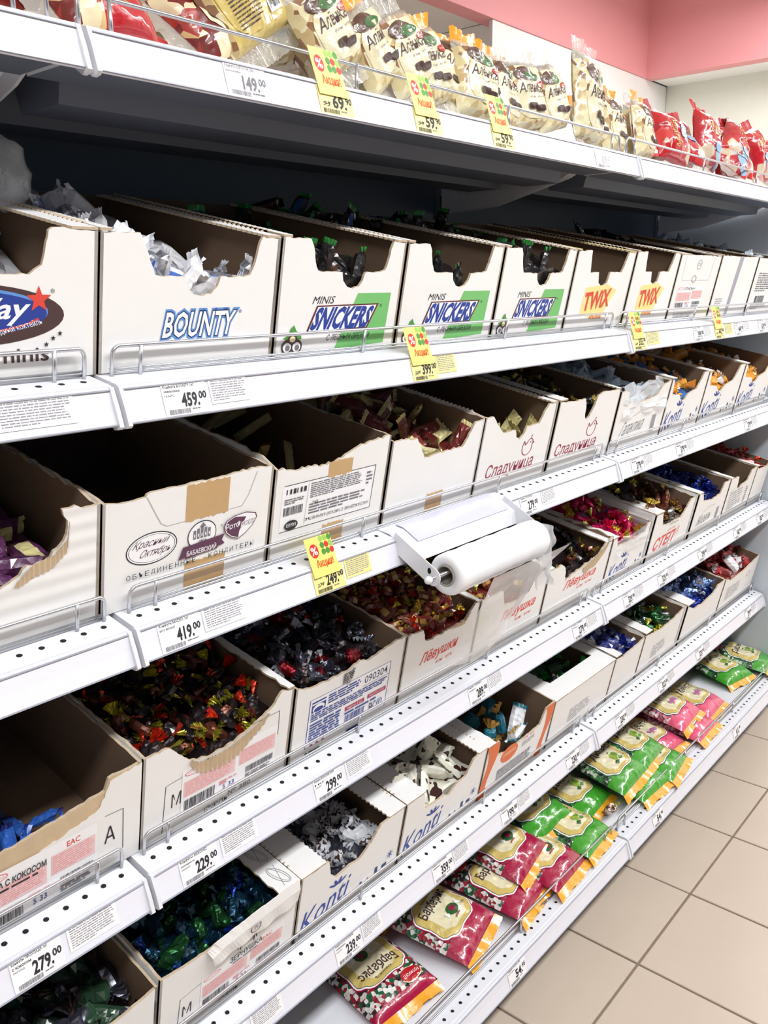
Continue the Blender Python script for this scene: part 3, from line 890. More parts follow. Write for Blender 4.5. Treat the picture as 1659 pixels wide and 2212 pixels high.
B['slad2'] = carton(4, 1.010, 1.279, .152, 'white carton lettered Сладуница in wine red, farther one with narrow slot', [(0,.985),(.22,.95),(.40,.96),(.44,.82),(.45,.70),(.48,.64),(.53,.68),(.58,.82),(.61,.97),(.70,1.0),(1,.99)], lambda p: art_slad(p, -.05, .02), True, (.03,.012))
B['film6'] = carton(4, 1.287, 1.561, .146, 'white carton lined with crumpled clear film, right of the Сладуница cartons', [(0,.98),(.15,.96),(.18,.76),(.50,.74),(.75,.78),(.85,.95),(1,1)], lambda p: art_script(p, 'Галактика'), False, (0,0), jagged=.0022)
B['konti4a'] = carton(4, 1.565, 1.807, .148, 'white Konti carton of blue and orange sweets, third shelf from top', KONTI_N, art_konti, False, (.026,0))
B['konti4b'] = carton(4, 1.811, 2.09, .146, 'white Konti carton of orange sweets, middle of the three on the third shelf from top', KONTI_N, art_konti, False, (.03,0))
B['konti4c'] = carton(4, 2.095, 2.37, .146, 'white Konti carton of orange sweets at the right end of the third shelf from top', KONTI_N, art_konti, False, (.03,0))
# third lowest shelf
B['prohlada'] = carton(3, -.245, .015, .148, 'torn white carton with brown inner layer bared and label reading С КОКОСОМ', [(0,.70),(.30,.74),(.60,.80),(.80,.86),(.82,.97),(1,.985)], art_prohlada, False, (0,0), skin=[(0,.22),(.14,.30),(.24,.42),(.38,.54),(.60,.63),(.76,.70),(.80,.80),(.825,.94),(1,.985)], jagged=.0014)
B['lapki'] = carton(3, .018, .280, .148, 'white carton with wide torn notch heaped with red and gold foil sweets', [(0,.99),(.16,.97),(.20,.88),(.27,.76),(.34,.68),(.44,.66),(.56,.68),(.68,.74),(.78,.82),(.86,.90),(.90,1.0),(1,.985)], art_lapki, False, (0,.012), jagged=.0024)
torn_strip(B['lapki'], [(.28,.75),(.34,.67),(.44,.65),(.56,.67),(.70,.75),(.82,.85)], .027, .003, .008)
B['volzh'] = carton(3, .285, .546, .142, 'white carton with blue printed label numbered 090304', [(0,.99),(.07,.93),(.25,.90),(.45,.90),(.55,.97),(.62,.91),(.80,.97),(.9,1.0),(1,.985)], art_volzh, False, (0,0), jagged=.0018)
B['lyov1'] = carton(3, .549, .769, .140, 'white carton lettered Лёвушки in red, left of the plastic film', [(0,.985),(.20,.97),(.25,.80),(.32,.76),(.60,.78),(.80,.80),(.88,.92),(.93,1.0),(1,.985)], art_lyov, False, (0,.012), jagged=.002)
torn_strip(B['lyov1'], [(.62,.79),(.80,.81),(.88,.92)], .008)
B['lyov2'] = carton(3, .772, 1.028, .140, 'white carton lettered in red behind the hanging plastic film', [(0,.985),(.30,.97),(.36,.72),(.55,.68),(.72,.74),(.80,.97),(1,.985)], lambda p: art_lyov(p, 'Лёвушка', .12), False, (0,.012))
B['lyov3'] = carton(3, 1.032, 1.325, .130, 'white carton lettered Лёвушка in red with ragged brown torn right edge', [(0,1.0),(.18,.99),(.25,.88),(.30,.62),(.40,.68),(.62,.76),(.78,.82),(.90,1.02),(.96,1.08),(1,1.08)], lambda p: art_lyov(p, 'Лёвушка', .06), False, (.02,.03), jagged=.004)
torn_strip(B['lyov3'], [(.55,.72),(.70,.80),(.85,.93),(.93,1.03)], .028, .0022)
B['konti3'] = carton(3, 1.329, 1.545, .130, 'white Konti carton of pink foil sweets lined with a clear bag', [(0,1.0),(.10,.98),(.16,.80),(.6,.78),(.85,.82),(.9,.98),(1,1.0)], lambda p: art_konti(p, .05), False, (.03,0))
B['step'] = carton(3, 1.571, 1.835, .140, 'white carton lettered СТЕП in red heaped with brown and gold sweets', [(0,.985),(.16,.98),(.22,.70),(.45,.66),(.70,.68),(.80,.84),(.86,1.0),(1,.99)], art_step, False, (.05,0), jagged=.002)
B['zhizel'] = carton(3, 1.86, 2.108, .140, 'white carton with grey script lettering and dark blue sweets', [(0,.99),(.12,.98),(.20,.78),(.5,.72),(.74,.76),(.80,.98),(1,1.0)], art_script, False, (.03,0), jagged=.002)
B['dark9'] = carton(3, 2.114, 2.349, .140, 'white carton with grey printed panel and almost empty dark inside', [(0,.99),(.30,.97),(.34,.70),(.42,.62),(.50,.72),(.70,.74),(.80,.98),(1,1.0)], art_spec, False, (.02,0), jagged=.002)
B['rose10'] = carton(3, 2.353, 2.485, .140, 'white carton of dull red foil sweets at the right end, third shelf from floor', [(0,.99),(.2,.9),(.8,.9),(1,.99)], None, False, (.02,0))
# second lowest shelf
B['dark0'] = carton(2, -.25, .011, .134, 'white carton of dark green sweets at the bottom left corner', [(0,.80),(.5,.86),(.80,.90),(1,.985)], None, False, (0,0))
B['zern'] = carton(2, .015, .279, .140, 'white carton with folded-out front flap and label reading ЗЕРНУШКА', [(0,.985),(.10,.95),(.22,.93),(.50,.92),(.75,.95),(.92,1.0),(1,.985)], art_zern, False, (0,.045), jagged=.0018)
B['konti2a'] = carton(2, .282, .544, .138, 'white Konti carton of clear wrapped brown-speckled sweets beside the ЗЕРНУШКА carton', [(0,.99),(.24,.985),(.28,.72),(.34,.62),(.46,.66),(.56,.64),(.66,.78),(.74,.98),(1,1.0)], art_konti, True, (.055,.045))
B['konti2b'] = carton(2, .547, .808, .138, 'white Konti carton of cow-spotted packets', [(0,.99),(.20,.985),(.24,.70),(.36,.66),(.48,.68),(.54,.60),(.62,.70),(.74,.74),(.82,.98),(1,1.0)], art_konti, True, (.055,.03))
B['slavn'] = carton(2, .811, 1.082, .134, 'white carton with orange ribbon stripes and orange oval', [(0,1.0),(.16,.985),(.18,.70),(.30,.64),(.60,.66),(.80,.70),(.86,.98),(1,1.0)], art_slavn, False, (.03,0))
B['green5'] = carton(2, 1.085, 1.386, .128, 'white carton with lid left on and rectangular hole over green sweets', [(0,1.0),(.5,1.0),(1,1.0)], art_smudge, False, (.055,.04), notch_back=1.0)
B['navy6'] = carton(2, 1.389, 1.556, .132, 'narrow white carton of navy and white sweets', [(0,.95),(.2,.90),(.6,.94),(1,1.0)], None, False, (.03,0), jagged=.0025)
B['green7'] = carton(2, 1.56, 1.82, .140, 'white carton of green and gold foil sweets with brown stain on front', [(0,.95),(.2,.90),(.45,.86),(.72,.90),(1,1.0)], art_smudge, False, (.04,0), jagged=.002)
B['silver8'] = carton(2, 1.85, 2.15, .134, 'white carton of silver-blue foil sweets', [(0,.98),(.2,.80),(.45,.76),(.70,.84),(.80,1.0),(1,1.0)], None, False, (.05,0), jagged=.002)
B['red9'] = carton(2, 2.156, 2.48, .134, 'white carton of red and white wrapped sweets at the right end, second shelf from floor', [(0,.98),(.2,.84),(.5,.86),(.8,.96),(1,1.02)], art_red_end, False, (0,0), jagged=.002)

# lid strip over the front of the closed-top carton, folded flap of the ЗЕРНУШКА carton
c = B['green5']
MB().plate([(0,0),(c.w,0),(c.w,.05),(0,.05)], lambda u, v, t: (u, v, c.h+.0021-t), .003, CARTON, KRAFT, KRAFT_EDGE).build('top_flap', c.root)
c = B['zern']
r_ = random.Random(3)
edge = jag([(.30*c.w,.0),(.36*c.w,.030),(.62*c.w,.046),(.80*c.w,.052),(.97*c.w,.050)], .003, .006, r_)
m_ = MB()
n_ = len(edge)
V_ = [(a, 0.0005-0.012*k/(n_-1)*0, 0) for k, (a, b) in enumerate(edge)]
top_ = [(a, -0.001 - 0.020*min(1, b/.05)*0.2, c.h*0.93 + b*0.42) for a, b in edge]
bot_ = [(.34*c.w + (.97-.34)*c.w*k/(n_-1), -0.0085 - 0.004*math.sin(k*0.8)*0.4, c.h*(0.72+0.06*k/(n_-1))) for k in range(n_)]
mid_ = [((a[0]+b[0])/2, -0.009, (a[2]+b[2])/2+0.004) for a, b in zip(top_, bot_)]
m_.add(top_ + mid_ + bot_, [(i, i+n_, i+n_+1, i+1) for i in range(n_-1)] + [(i+n_, i+2*n_, i+2*n_+1, i+n_+1) for i in range(n_-1)], CARTON)
fo_ = m_.build('front_flap', c.root)
pr = Print(lambda u, v, d: (c.w*u, -.0105-d, c.h*v))
pr.ring(.62, .88, .035, .05, .008, PURP, 12, a0=PI, a1=2*PI); pr.line([(.585, .88), (.585, .92), (.655, .92), (.655, .88)], .007, PURP); pr.text('А', .605, .87, .03, .04, PURP)
pr.build('emblem', fo_)
# a pair of leaf drawings on the right-hand flap of the ЗЕРНУШКА carton
pr = Print(lambda u, v, d: (c.w-.042+u, v, c.h+.0022+d))
for k in range(3):
    y = .03+.055*k
    pr.ring(.022, y, .010, .022, .0008, INKG, 18, rot=.35); pr.line([(.015, y-.022), (.029, y+.022)], .0006, INKG)
    pr.ring(.022, y, .006, .020, .0006, INKG, 18, rot=.35)
pr.build('leaf_drawing', c.root)

# ================================================================ sweets in the cartons
def foil(name, rgb, rough=0.26, metal=0.75): return mat('foil_'+name, rgb, rough, metal, 0.4, bump=('voronoi', 110, 0.7, 0.003))
def wrap(name, rgb, rough=0.3): return mat('wrap_'+name, rgb, rough, 0.0, 0.7, bump=('voronoi', 90, 0.6, 0.003))

class Sweet:
    def __init__(s, body, ends, joined): s.body, s.ends, s.joined = body, ends, joined

def sweet(name, end_name, m, es):
    j = MB()
    for q in [m]+es:
        for k, mt in enumerate(q.mats):
            j.add(q.v, [f for f, i in zip(q.f, q.mi) if i == k], mt)
    S_ = Sweet(m.mesh(name), [(end_name, e.mesh(end_name)) for e in es], j.mesh(name))
    S_.pts = [Vector(p) for q in [m]+es for p in q.v]
    return S_

def twist_mesh(name, body, ends, seed, a=0.016, r=0.0095, fl=0.015, accent=None):
    """wrapped sweet: faceted body along x with two crinkled fans"""
    q = random.Random(seed)
    m = MB()
    n = 8
    xs = [-a*0.98, -a*0.8, -a*0.3, a*0.3, a*0.8, a*0.98]
    rs = [r*0.30, r*0.92, r*1.02, r*1.02, r*0.92, r*0.30]
    V = []
    for x, rr in zip(xs, rs):
        for k in range(n):
            an = 2*PI*k/n
            j = rr*(1+q.uniform(-.13, .13))
            V.append((x+q.uniform(-.001, .001), j*math.cos(an)*1.15, j*math.sin(an)*0.85))
    F = []; FA = []
    for i in range(5):
        for k in range(n):
            f = (i*n+k, (i+1)*n+k, (i+1)*n+(k+1) % n, i*n+(k+1) % n)
            (FA if accent and i == 2 and k in (1, 2, 5, 6) else F).append(f)
    o = len(m.v)
    m.add(V, F, body)
    if FA: m.add(V, FA, accent)
    es = []
    for s in (-1, 1):
        E_ = []; G = []
        kn = 9
        roll = q.uniform(0, PI)
        for k in range(kn):
            an = -1.0+2.0*k/(kn-1)
            for t, rad in ((0.0, 0.25), (0.5, 0.75), (1.0, 1.25)):
                w = rad*r*math.sin(an)*1.15
                zz = (0.30*r*(1 if k % 2 else -1))*t + q.uniform(-.001, .001)
                x = s*(a*0.95 + fl*t*(0.75+0.25*math.cos(an)) + q.uniform(-.0012, .0012)*t)
                E_.append((x, w*math.cos(roll)-zz*math.sin(roll), w*math.sin(roll)+zz*math.cos(roll)))
        for k in range(kn-1):
            for t in range(2): G.append((k*3+t, k*3+t+1, (k+1)*3+t+1, (k+1)*3+t))
        es.append(MB().add(E_, G, ends))
    return sweet(name, 'twist_end', m, es)

def bar_mesh(name, body, ends, seed, L=0.055, W=0.024, Tk=0.014, accent=None, crimp=0.007):
    """flow-packed bar along x with flat crimped ends"""
    q = random.Random(seed)
    m = MB()
    nx, ny = 10, 6
    def z(x, y):
        a = max(0, 1-abs(2*x/L)**5); b = max(0, 1-abs(2*y/W)**3)
        return Tk/2*(a*b)**0.5
    for s in (1, -1):
        V = []
        for i in range(nx+1):
            for j in range(ny+1):
                x = -L/2+L*i/nx; y = -W/2+W*j/ny
                zz = z(x, y)
                V.append((x, y*(1-0.06*abs(2*x/L)), s*zz + (q.uniform(-.0012, .0012) if zz > 0.001 else 0)))
        F, A = [], []
        for i in range(nx):
            for j in range(ny):
                f = (i*(ny+1)+j, (i+1)*(ny+1)+j, (i+1)*(ny+1)+j+1, i*(ny+1)+j+1)
                if s < 0: f = tuple(reversed(f))
                (A if accent and s > 0 and 2 <= i < nx-2 and 2 <= j < ny-1 else F).append(f)
        m.add(V, F, body)
        if A: m.add(V, A, accent)
    es = []
    for s in (-1, 1):
        n = 9
        V = []
        for k in range(n):
            y = -W/2*0.95+W*0.95*k/(n-1)
            V += [(s*L/2*0.98, y, 0), (s*(L/2+crimp+(0.0012 if k % 2 else 0)), y*1.02, 0.0012*(1 if k % 2 else -1)+0.002*q.uniform(-1, 1))]
        es.append(MB().add(V, [(2*k, 2*k+1, 2*k+3, 2*k+2) for k in range(n-1)], ends))
    return sweet(name, 'seal', m, es)

def heap(c, kinds, label, name, group, n, fill, u=(0.06, 0.94), v=(0.02, 0.75), size=1.0, lay=0.011, tilt=0.45, under=None, bumpy=0.016, seed=0, zoff=0.0, cat='candy'):
    """n sweets on the surface of a heap in carton c; fill = heap height at front and back as fractions of the carton's height"""
    q = random.Random(seed + len(label))
    w, d, h = c.w-2*T, c.depth-2*T, c.h
    def H(x, y):
        k = (y/d-v[0])/max(1e-6, v[1]-v[0])
        k = min(1, max(0, k))
        s = fill[0]+(fill[1]-fill[0])*k
        return max(0.006, h*s + bumpy*noise.noise(Vector((x*14+seed, y*14, seed*3.1))))
    if under:
        m = MB()
        nx, ny = 9, 12
        V = []
        for i in range(nx+1):
            for j in range(ny+1):
                x = T+w*(u[0]*0.5+(1-u[0]*0.5-(1-u[1])*0.5)*i/nx); y = T+d*(v[0]+(v[1]-v[0])*j/ny)
                V.append((x, y, max(T+0.0005, H(x-T, y-T)-lay*1.0)))
        nv = len(V)
        V += [(a, b, T+0.0002) for a, b, _ in V]
        F = [(i*(ny+1)+j, (i+1)*(ny+1)+j, (i+1)*(ny+1)+j+1, i*(ny+1)+j+1) for i in range(nx) for j in range(ny)]
        rim = [j for j in range(ny+1)] + [i*(ny+1)+ny for i in range(1, nx+1)] + [nx*(ny+1)+j for j in range(ny-1, -1, -1)] + [i*(ny+1) for i in range(nx-1, 0, -1)]
        F += [(rim[k], rim[(k+1) % len(rim)], rim[(k+1) % len(rim)]+nv, rim[k]+nv) for k in range(len(rim))]
        m.add(V, F, under)
        o = m.build(name+'_heap', None, c.M)
        tag(o, 'lower layers of the heap of '+group, 'candy heap', kind='stuff')
    pts = []
    A = (u[1]-u[0])*w*(v[1]-v[0])*d
    mind = 0.8*math.sqrt(A/max(1, n))
    tries = 0
    while len(pts) < n and tries < n*40:
        tries += 1
        x = w*q.uniform(*u); y = d*q.uniform(*v)
        if all((x-a)**2+(y-b)**2 > mind**2 for a, b in pts): pts.append((x, y))
        elif tries % 20 == 0: mind *= 0.97
    for x, y in pts:
        ki = q.randrange(len(kinds))
        me = kinds[ki]
        s = size*q.uniform(0.92, 1.08)
        R = Matrix.Rotation(q.uniform(0, 2*PI), 4, 'Z') @ Matrix.Rotation(q.gauss(0, tilt), 4, 'Y') @ Matrix.Rotation(q.uniform(0, 2*PI), 4, 'X') @ Matrix.Scale(s, 4)
        zz = H(x, y)+zoff+q.uniform(-.25, .35)*lay
        P = [R @ p for p in me.pts]
        px, py = T+x, T+y
        lo, hi = min(p.x for p in P), max(p.x for p in P)
        px = min(max(px, T+0.0015-lo), c.w-T-0.0015-hi)
        lo, hi = min(p.y for p in P), max(p.y for p in P)
        py = min(max(py, T+0.0025-lo), c.depth-T-0.0015-hi)
        zz = max(zz, T+0.0005-min(p.z for p in P))
        drop_sweet(name, me, c.M @ Matrix.Translation((px, py, zz)) @ R, (label[ki] if isinstance(label, list) else label) + ', ' + where(x/w, (y/d-v[0])/(v[1]-v[0])), cat, group, c.x0 < 1.3)

def where(a, b):
    return ('front', 'middle', 'back')[min(2, max(0, int(b*3)))] + ' ' + ('left', 'centre', 'right')[min(2, max(0, int(a*3)))]

def drop_sweet(name, me, M, label, cat, group, split=True):
    o = bpy.data.objects.new(name, me.body if split else me.joined)
    COL.objects.link(o)
    o.matrix_world = M
    tag(o, label, cat, group)
    if split:
        for en, em in me.ends:
            e = bpy.data.objects.new(en, em); COL.objects.link(e); e.parent = o
    return o

silver = foil('silver', (212, 214, 222)); gold = foil('gold', (214, 190, 92)); lime = foil('gold_green', (196, 190, 70)); redf = foil('red', (206, 60, 36)); crimf = foil('crimson', (138, 24, 36)); darkf = foil('dark', (46, 34, 36), .3, .5)
brownf = foil('brown', (112, 60, 44), .3, .5); navyf = foil('navy', (30, 46, 130)); bluef = foil('blue', (42, 78, 170)); greenf = foil('green', (40, 92, 52)); tealf = foil('teal_dark', (26, 62, 84)); magf = foil('magenta', (214, 26, 96)); rosef = foil('rose', (196, 96, 92)); iceb = foil('ice_blue', (110, 136, 190)); smoke = foil('smoke', (92, 92, 106))
whitew = wrap('white', (236, 236, 240)); bluew = wrap('blue', (52, 100, 190)); blackw = wrap('black', (34, 30, 32)); greenw = wrap('green', (46, 140, 60)); creamw = wrap('cream', (232, 220, 158)); maroonw = wrap('maroon', (120, 44, 40)); orangew = wrap('orange', (240, 168, 66)); skyw = wrap('sky', (52, 120, 196)); paleb = wrap('pale_blue', (188, 208, 224)); navyw = wrap('navy', (32, 44, 116)); tealw = wrap('teal', (40, 120, 140)); clearw = wrap('clear', (214, 216, 220)); yellw = wrap('yellow', (216, 172, 92)); purw = wrap('purple', (92, 44, 88)); redw = wrap('red', (196, 50, 60)); dgreenw = wrap('dark_green', (40, 76, 46)); brownw = wrap('choc', (96, 58, 44)); dimg = wrap('dim_green', (44, 72, 52))
cow = cellmat('cow_spots', [(62, 30, 28), (238, 236, 220)], 44, 0.35, 0.7, kind='noise', thresh=[0, 0.42], bump=0.15)
cowclear = cellmat('clear_spots', [(70, 46, 40), (206, 208, 214)], 120, 0.25, 0.8, kind='noise', thresh=[0, 0.42], bump=0.4)

def textbar(me_body, ends, word, wm, seed, **k):
    return bar_mesh('bar', me_body, ends, seed, **k)

bountyc = [bar_mesh('coconut_bar', whitew, whitew, 1, .062, .026, .018, bluew), bar_mesh('coconut_bar', whitew, whitew, 2, .06, .026, .018), bar_mesh('coconut_bar', silver, whitew, 3, .06, .026, .018, bluew)]
snickc = [bar_mesh('nut_bar', blackw, blackw, 4, .05, .024, .017, brownw), bar_mesh('nut_bar', blackw, greenw, 5, .05, .024, .017, bluew), bar_mesh('nut_bar', blackw, greenw, 6, .05, .024, .017)]
heap(B['milky'], bountyc[1:], 'whitish chocolate bar in the Milky Way carton', 'chocolate_bar', 'white bars in the Milky Way carton', 14, (.55, .95), (.4, .96), (.25, .9), under=whitew)
heap(B['bounty'], bountyc, 'white and blue coconut bar in the BOUNTY carton', 'coconut_bar', 'bars in the BOUNTY carton', 30, (.66, 1.0), (.06, .5), (.03, .8), tilt=.8, under=whitew, bumpy=.02, seed=2)
heap(B['bounty'], bountyc, 'white and blue coconut bar in the BOUNTY carton', 'coconut_bar', 'bars in the BOUNTY carton', 9, (.62, .60), (.25, .9), (.03, .16), tilt=.9, seed=5)
for k, nn in (('snick1', 'beside the BOUNTY carton'), ('snick2', 'in the middle of the three'), ('snick3', 'left of the TWIX cartons')):
    f_ = {'snick1': (.70, .80), 'snick2': (.52, 1.02), 'snick3': (.78, .95)}[k]
    heap(B[k], snickc, 'black and green nut bar, SNICKERS carton '+nn, 'nut_bar', 'bars in the SNICKERS carton '+nn, 26, f_, (.08, .92), (.02, .95), tilt=.8, under=blackw, bumpy=.03, seed=11)
heap(B['otap'], [bar_mesh('dark_bar', blackw, blackw, 8)], 'dark bar in the closed carton with pink label', 'dark_bar', 'dark bars in the pink-label carton', 10, (.8, 1.05), (.2, .8), (.3, .9), under=blackw)
heap(B['fine10'], [bar_mesh('pale_bar', paleb, whitew, 9)], 'pale packet in the carton at the right end of the second shelf', 'pale_packet', 'pale packets in the right end carton', 12, (.9, 1.0), (.1, .9), (.1, .9), under=paleb)
# third highest shelf
heap(B['zefir'], [bar_mesh('zefir_bar', purw, creamw, 12, .07, .034, .02, dgreenw), bar_mesh('zefir_bar', purw, creamw, 13, .07, .034, .02, creamw)], 'purple and cream packet in the ribbed carton with torn opening', 'zefir_packet', 'packets in the ribbed carton', 14, (.42, .6), (.3, .85), (.04, .6), under=purw, tilt=.6)
heap(B['united'], [twist_mesh('dark_sweet', darkf, silver, 14)], 'dark foil sweet lying deep in the carton with three emblems', 'dark_sweet', 'sweets deep in the emblem carton', 10, (.12, .1), (.2, .8), (.1, .6))
heap(B['naslazh'], [bar_mesh('stick', creamw, maroonw, 15, .075, .018, .012)], 'cream stick deep in the carton with the upside-down label', 'candy_stick', 'sticks in the upside-down label carton', 10, (.15, .8), (.3, .95), (.3, .95), tilt=.7)
narc = [bar_mesh('stick', creamw, maroonw, 16, .095, .028, .014, maroonw), bar_mesh('stick', maroonw, creamw, 17, .095, .028, .014), bar_mesh('stick', creamw, creamw, 18, .085, .030, .012)]
heap(B['narcis'], narc, 'brown and cream candy stick in the plain carton left of the Сладуница cartons', 'candy_stick', 'sticks in the plain carton', 38, (.64, .98), (.08, .92), (.02, .85), tilt=.6, under=maroonw, bumpy=.02)
heap(B['slad1'], [bar_mesh('sheet', creamw, creamw, 19, .05, .04, .006)], 'cream packet in the nearer Сладуница carton', 'cream_packet', 'packets in the nearer Сладуница carton', 14, (.62, .35), (.12, .9), (.02, .5), tilt=1.0)
heap(B['slad2'], [twist_mesh('gold_sweet', gold, darkf, 20, .02, .008), bar_mesh('stick', blackw, gold, 21, .05, .02, .012)], 'dark and gold sweet in the farther Сладуница carton', 'gold_sweet', 'sweets in the farther Сладуница carton', 34, (.70, .9), (.1, .9), (.02, .9), tilt=.6, under=blackw)
heap(B['film6'], [bar_mesh('pale_stick', paleb, whitew, 22, .08, .02, .012)], 'pale blue stick in the film-lined carton', 'pale_stick', 'sticks in the film-lined carton', 34, (.72, 1.0), (.08, .9), (.02, .95), tilt=.5, under=paleb)
sk = [twist_mesh('orange_sweet', skyw, orangew, 23, .02, .012, .02), twist_mesh('orange_sweet', skyw, orangew, 24, .02, .012, .022), twist_mesh('orange_sweet', orangew, orangew, 25, .016, .012, .02)]
heap(B['konti4a'], sk, 'blue and orange wrapped sweet in the Konti carton', 'blue_orange_sweet', 'blue and orange sweets in the Konti carton', 44, (.66, 1.12), (.1, .9), (.02, .95), size=1.15, under=skyw, bumpy=.02)
ow = [twist_mesh('orange_sweet', orangew, whitew, 26, .018, .012, .02), twist_mesh('orange_sweet', orangew, orangew, 27, .018, .012, .02)]
heap(B['konti4b'], ow, 'orange sweet with white twists in the middle Konti carton', 'orange_sweet', 'orange sweets in the middle Konti carton', 30, (.64, 1.0), (.1, .9), (.02, .9), size=1.15, under=orangew, bumpy=.03)
heap(B['konti4c'], ow, 'orange sweet with white twists in the right-hand Konti carton', 'orange_sweet', 'orange sweets in the right-hand Konti carton', 20, (.66, .8), (.1, .9), (.02, .7), size=1.15, under=orangew, bumpy=.03)
# third lowest shelf
heap(B['prohlada'], [twist_mesh('blue_sweet', bluew, bluew, 28), bar_mesh('blue_sweet', bluew, navyw, 29, .04, .02, .012)], 'bright blue sweet at the bottom of the С КОКОСОМ carton', 'blue_sweet', 'blue sweets in the С КОКОСОМ carton', 16, (.35, .12), (.1, .7), (.02, .4), tilt=.6)
lp = [twist_mesh('paw_sweet', darkf, lime, 30, .017, .0095, .022, blackw), twist_mesh('paw_sweet', darkf, redf, 31, .017, .0095, .022, blackw), twist_mesh('paw_sweet', brownf, lime, 32, .017, .0095, .022, darkf)]
heap(B['lapki'], lp, ['dark sweet with gold foil twists in the torn notch carton', 'dark sweet with red foil twists in the torn notch carton', 'brown foil sweet with gold twists in the torn notch carton'], 'foil_sweet', 'red and gold foil sweets in the torn notch carton', 120, (.70, .96), (.05, .95), (.015, .85), tilt=.5, under=darkf, bumpy=.026, size=.95)
vz = [twist_mesh('silver_sweet', crimf, smoke, 33, .016, .011, .02), twist_mesh('silver_sweet', smoke, silver, 34, .016, .011, .02), twist_mesh('silver_sweet', darkf, smoke, 35, .016, .011, .02), twist_mesh('silver_sweet', smoke, smoke, 135, .016, .011, .022)]
heap(B['volzh'], vz, ['red sweet with smoky foil twists in the carton numbered 090304', 'smoky foil sweet with silver twists in the carton numbered 090304', 'dark foil sweet in the carton numbered 090304', 'smoky foil sweet in the carton numbered 090304'], 'silver_foil_sweet', 'silver foil sweets in the 090304 carton', 80, (.84, 1.05), (.05, .85), (.015, .85), tilt=.5, under=darkf, bumpy=.03)
ly = [twist_mesh('lion_sweet', brownf, gold, 36, .017, .010, .016, yellw), twist_mesh('lion_sweet', maroonw, lime, 37, .017, .010, .014, yellw), twist_mesh('lion_sweet', maroonw, redf, 38, .017, .010, .016, yellw)]
heap(B['lyov1'], ly, ['brown sweet with gold twists in the Лёвушки carton', 'maroon sweet with green-gold twists in the Лёвушки carton', 'maroon sweet with red twists in the Лёвушки carton'], 'lion_sweet', 'sweets in the Лёвушки carton', 100, (.80, 1.02), (.06, .94), (.015, .95), tilt=.5, under=maroonw, bumpy=.02)
heap(B['lyov2'], ly, 'brown red and gold sweet in the carton behind the hanging film', 'lion_sweet', 'sweets in the carton behind the film', 40, (.74, .9), (.1, .9), (.015, .7), tilt=.5, under=maroonw)
heap(B['lyov3'], [twist_mesh('bronze_sweet', brownf, gold, 39, .016, .010, .016), twist_mesh('bronze_sweet', darkf, lime, 40, .016, .010, .016), twist_mesh('bronze_sweet', darkf, smoke, 41, .016, .010, .016)], 'bronze and gold sweet in the carton with ragged torn edge', 'bronze_sweet', 'bronze sweets in the ragged carton', 60, (.72, .95), (.06, .94), (.015, .9), under=darkf, bumpy=.03)
pk = [twist_mesh('pink_sweet', magf, magf, 42, .017, .012, .018), twist_mesh('pink_sweet', magf, gold, 43, .017, .012, .018), twist_mesh('pink_sweet', magf, gold, 44, .017, .012, .018, bluew)]
heap(B['konti3'], pk, 'pink foil sweet with gold twist in the bag-lined Konti carton', 'pink_sweet', 'pink foil sweets in the Konti carton', 60, (.80, 1.25), (.08, .9), (.015, .95), size=1.1, under=magf, bumpy=.03)
heap(B['step'], [twist_mesh('step_sweet', brownf, gold, 45, .022, .012, .014, maroonw), bar_mesh('step_sweet', brownf, lime, 46, .04, .024, .018, gold), twist_mesh('step_sweet', darkf, lime, 47, .02, .011, .014)], 'brown and gold foil sweet in the СТЕП carton', 'brown_gold_sweet', 'sweets in the СТЕП carton', 64, (.80, 1.2), (.06, .92), (.0, .95), size=1.1, under=darkf, bumpy=.03)
heap(B['zhizel'], [twist_mesh('navy_sweet', navyf, bluef, 48, .02, .012), bar_mesh('navy_sweet', navyf, navyf, 49, .045, .026, .018)], 'deep blue foil sweet in the carton with grey script', 'navy_sweet', 'blue foil sweets in the grey script carton', 40, (.80, .85), (.08, .9), (.01, .9), size=1.15, under=navyf)
heap(B['dark9'], [twist_mesh('green_sweet', dgreenw, dgreenw, 50)], 'dark green sweet in the almost empty carton', 'green_sweet', 'sweets in the almost empty carton', 10, (.3, .3), (.1, .9), (.1, .8))
heap(B['rose10'], [twist_mesh('rose_sweet', rosef, redf, 51, .02, .012, .02), twist_mesh('rose_sweet', maroonw, rosef, 52, .02, .012, .02)], 'dull red foil sweet in the right end carton, third shelf from floor', 'rose_sweet', 'red foil sweets in the right end carton', 34, (.85, 1.1), (.08, .9), (.015, .95), size=1.1, under=maroonw)
# second lowest shelf
heap(B['dark0'], [twist_mesh('dark_green_sweet', smoke, darkf, 53, .02, .012, .02), twist_mesh('dark_green_sweet', dimg, smoke, 54, .02, .012, .02)], 'dark smoky foil sweet in the bottom left carton', 'smoky_sweet', 'smoky sweets in the bottom left carton', 60, (.55, .7), (.06, .94), (.015, .8), size=1.15, under=darkf, bumpy=.03)
heap(B['dark0'], [bar_mesh('green_packet', dimg, dgreenw, 155, .05, .03, .02)], 'green packet lying in the bottom left carton', 'green_packet', 'green packets in the bottom left carton', 2, (.66, .66), (.66, .8), (.05, .12))
zn = [twist_mesh('teal_sweet', tealf, bluef, 55, .017, .011, .017), twist_mesh('teal_sweet', greenf, tealf, 56, .017, .011, .017), twist_mesh('teal_sweet', tealf, greenf, 57, .017, .011, .017)]
heap(B['zern'], zn, ['dark teal foil sweet with blue twists in the ЗЕРНУШКА carton', 'green foil sweet in the ЗЕРНУШКА carton', 'dark teal foil sweet with green twists in the ЗЕРНУШКА carton'], 'teal_sweet', 'sweets in the ЗЕРНУШКА carton', 100, (.78, .95), (.05, .95), (.015, .9), under=tealf, bumpy=.03)
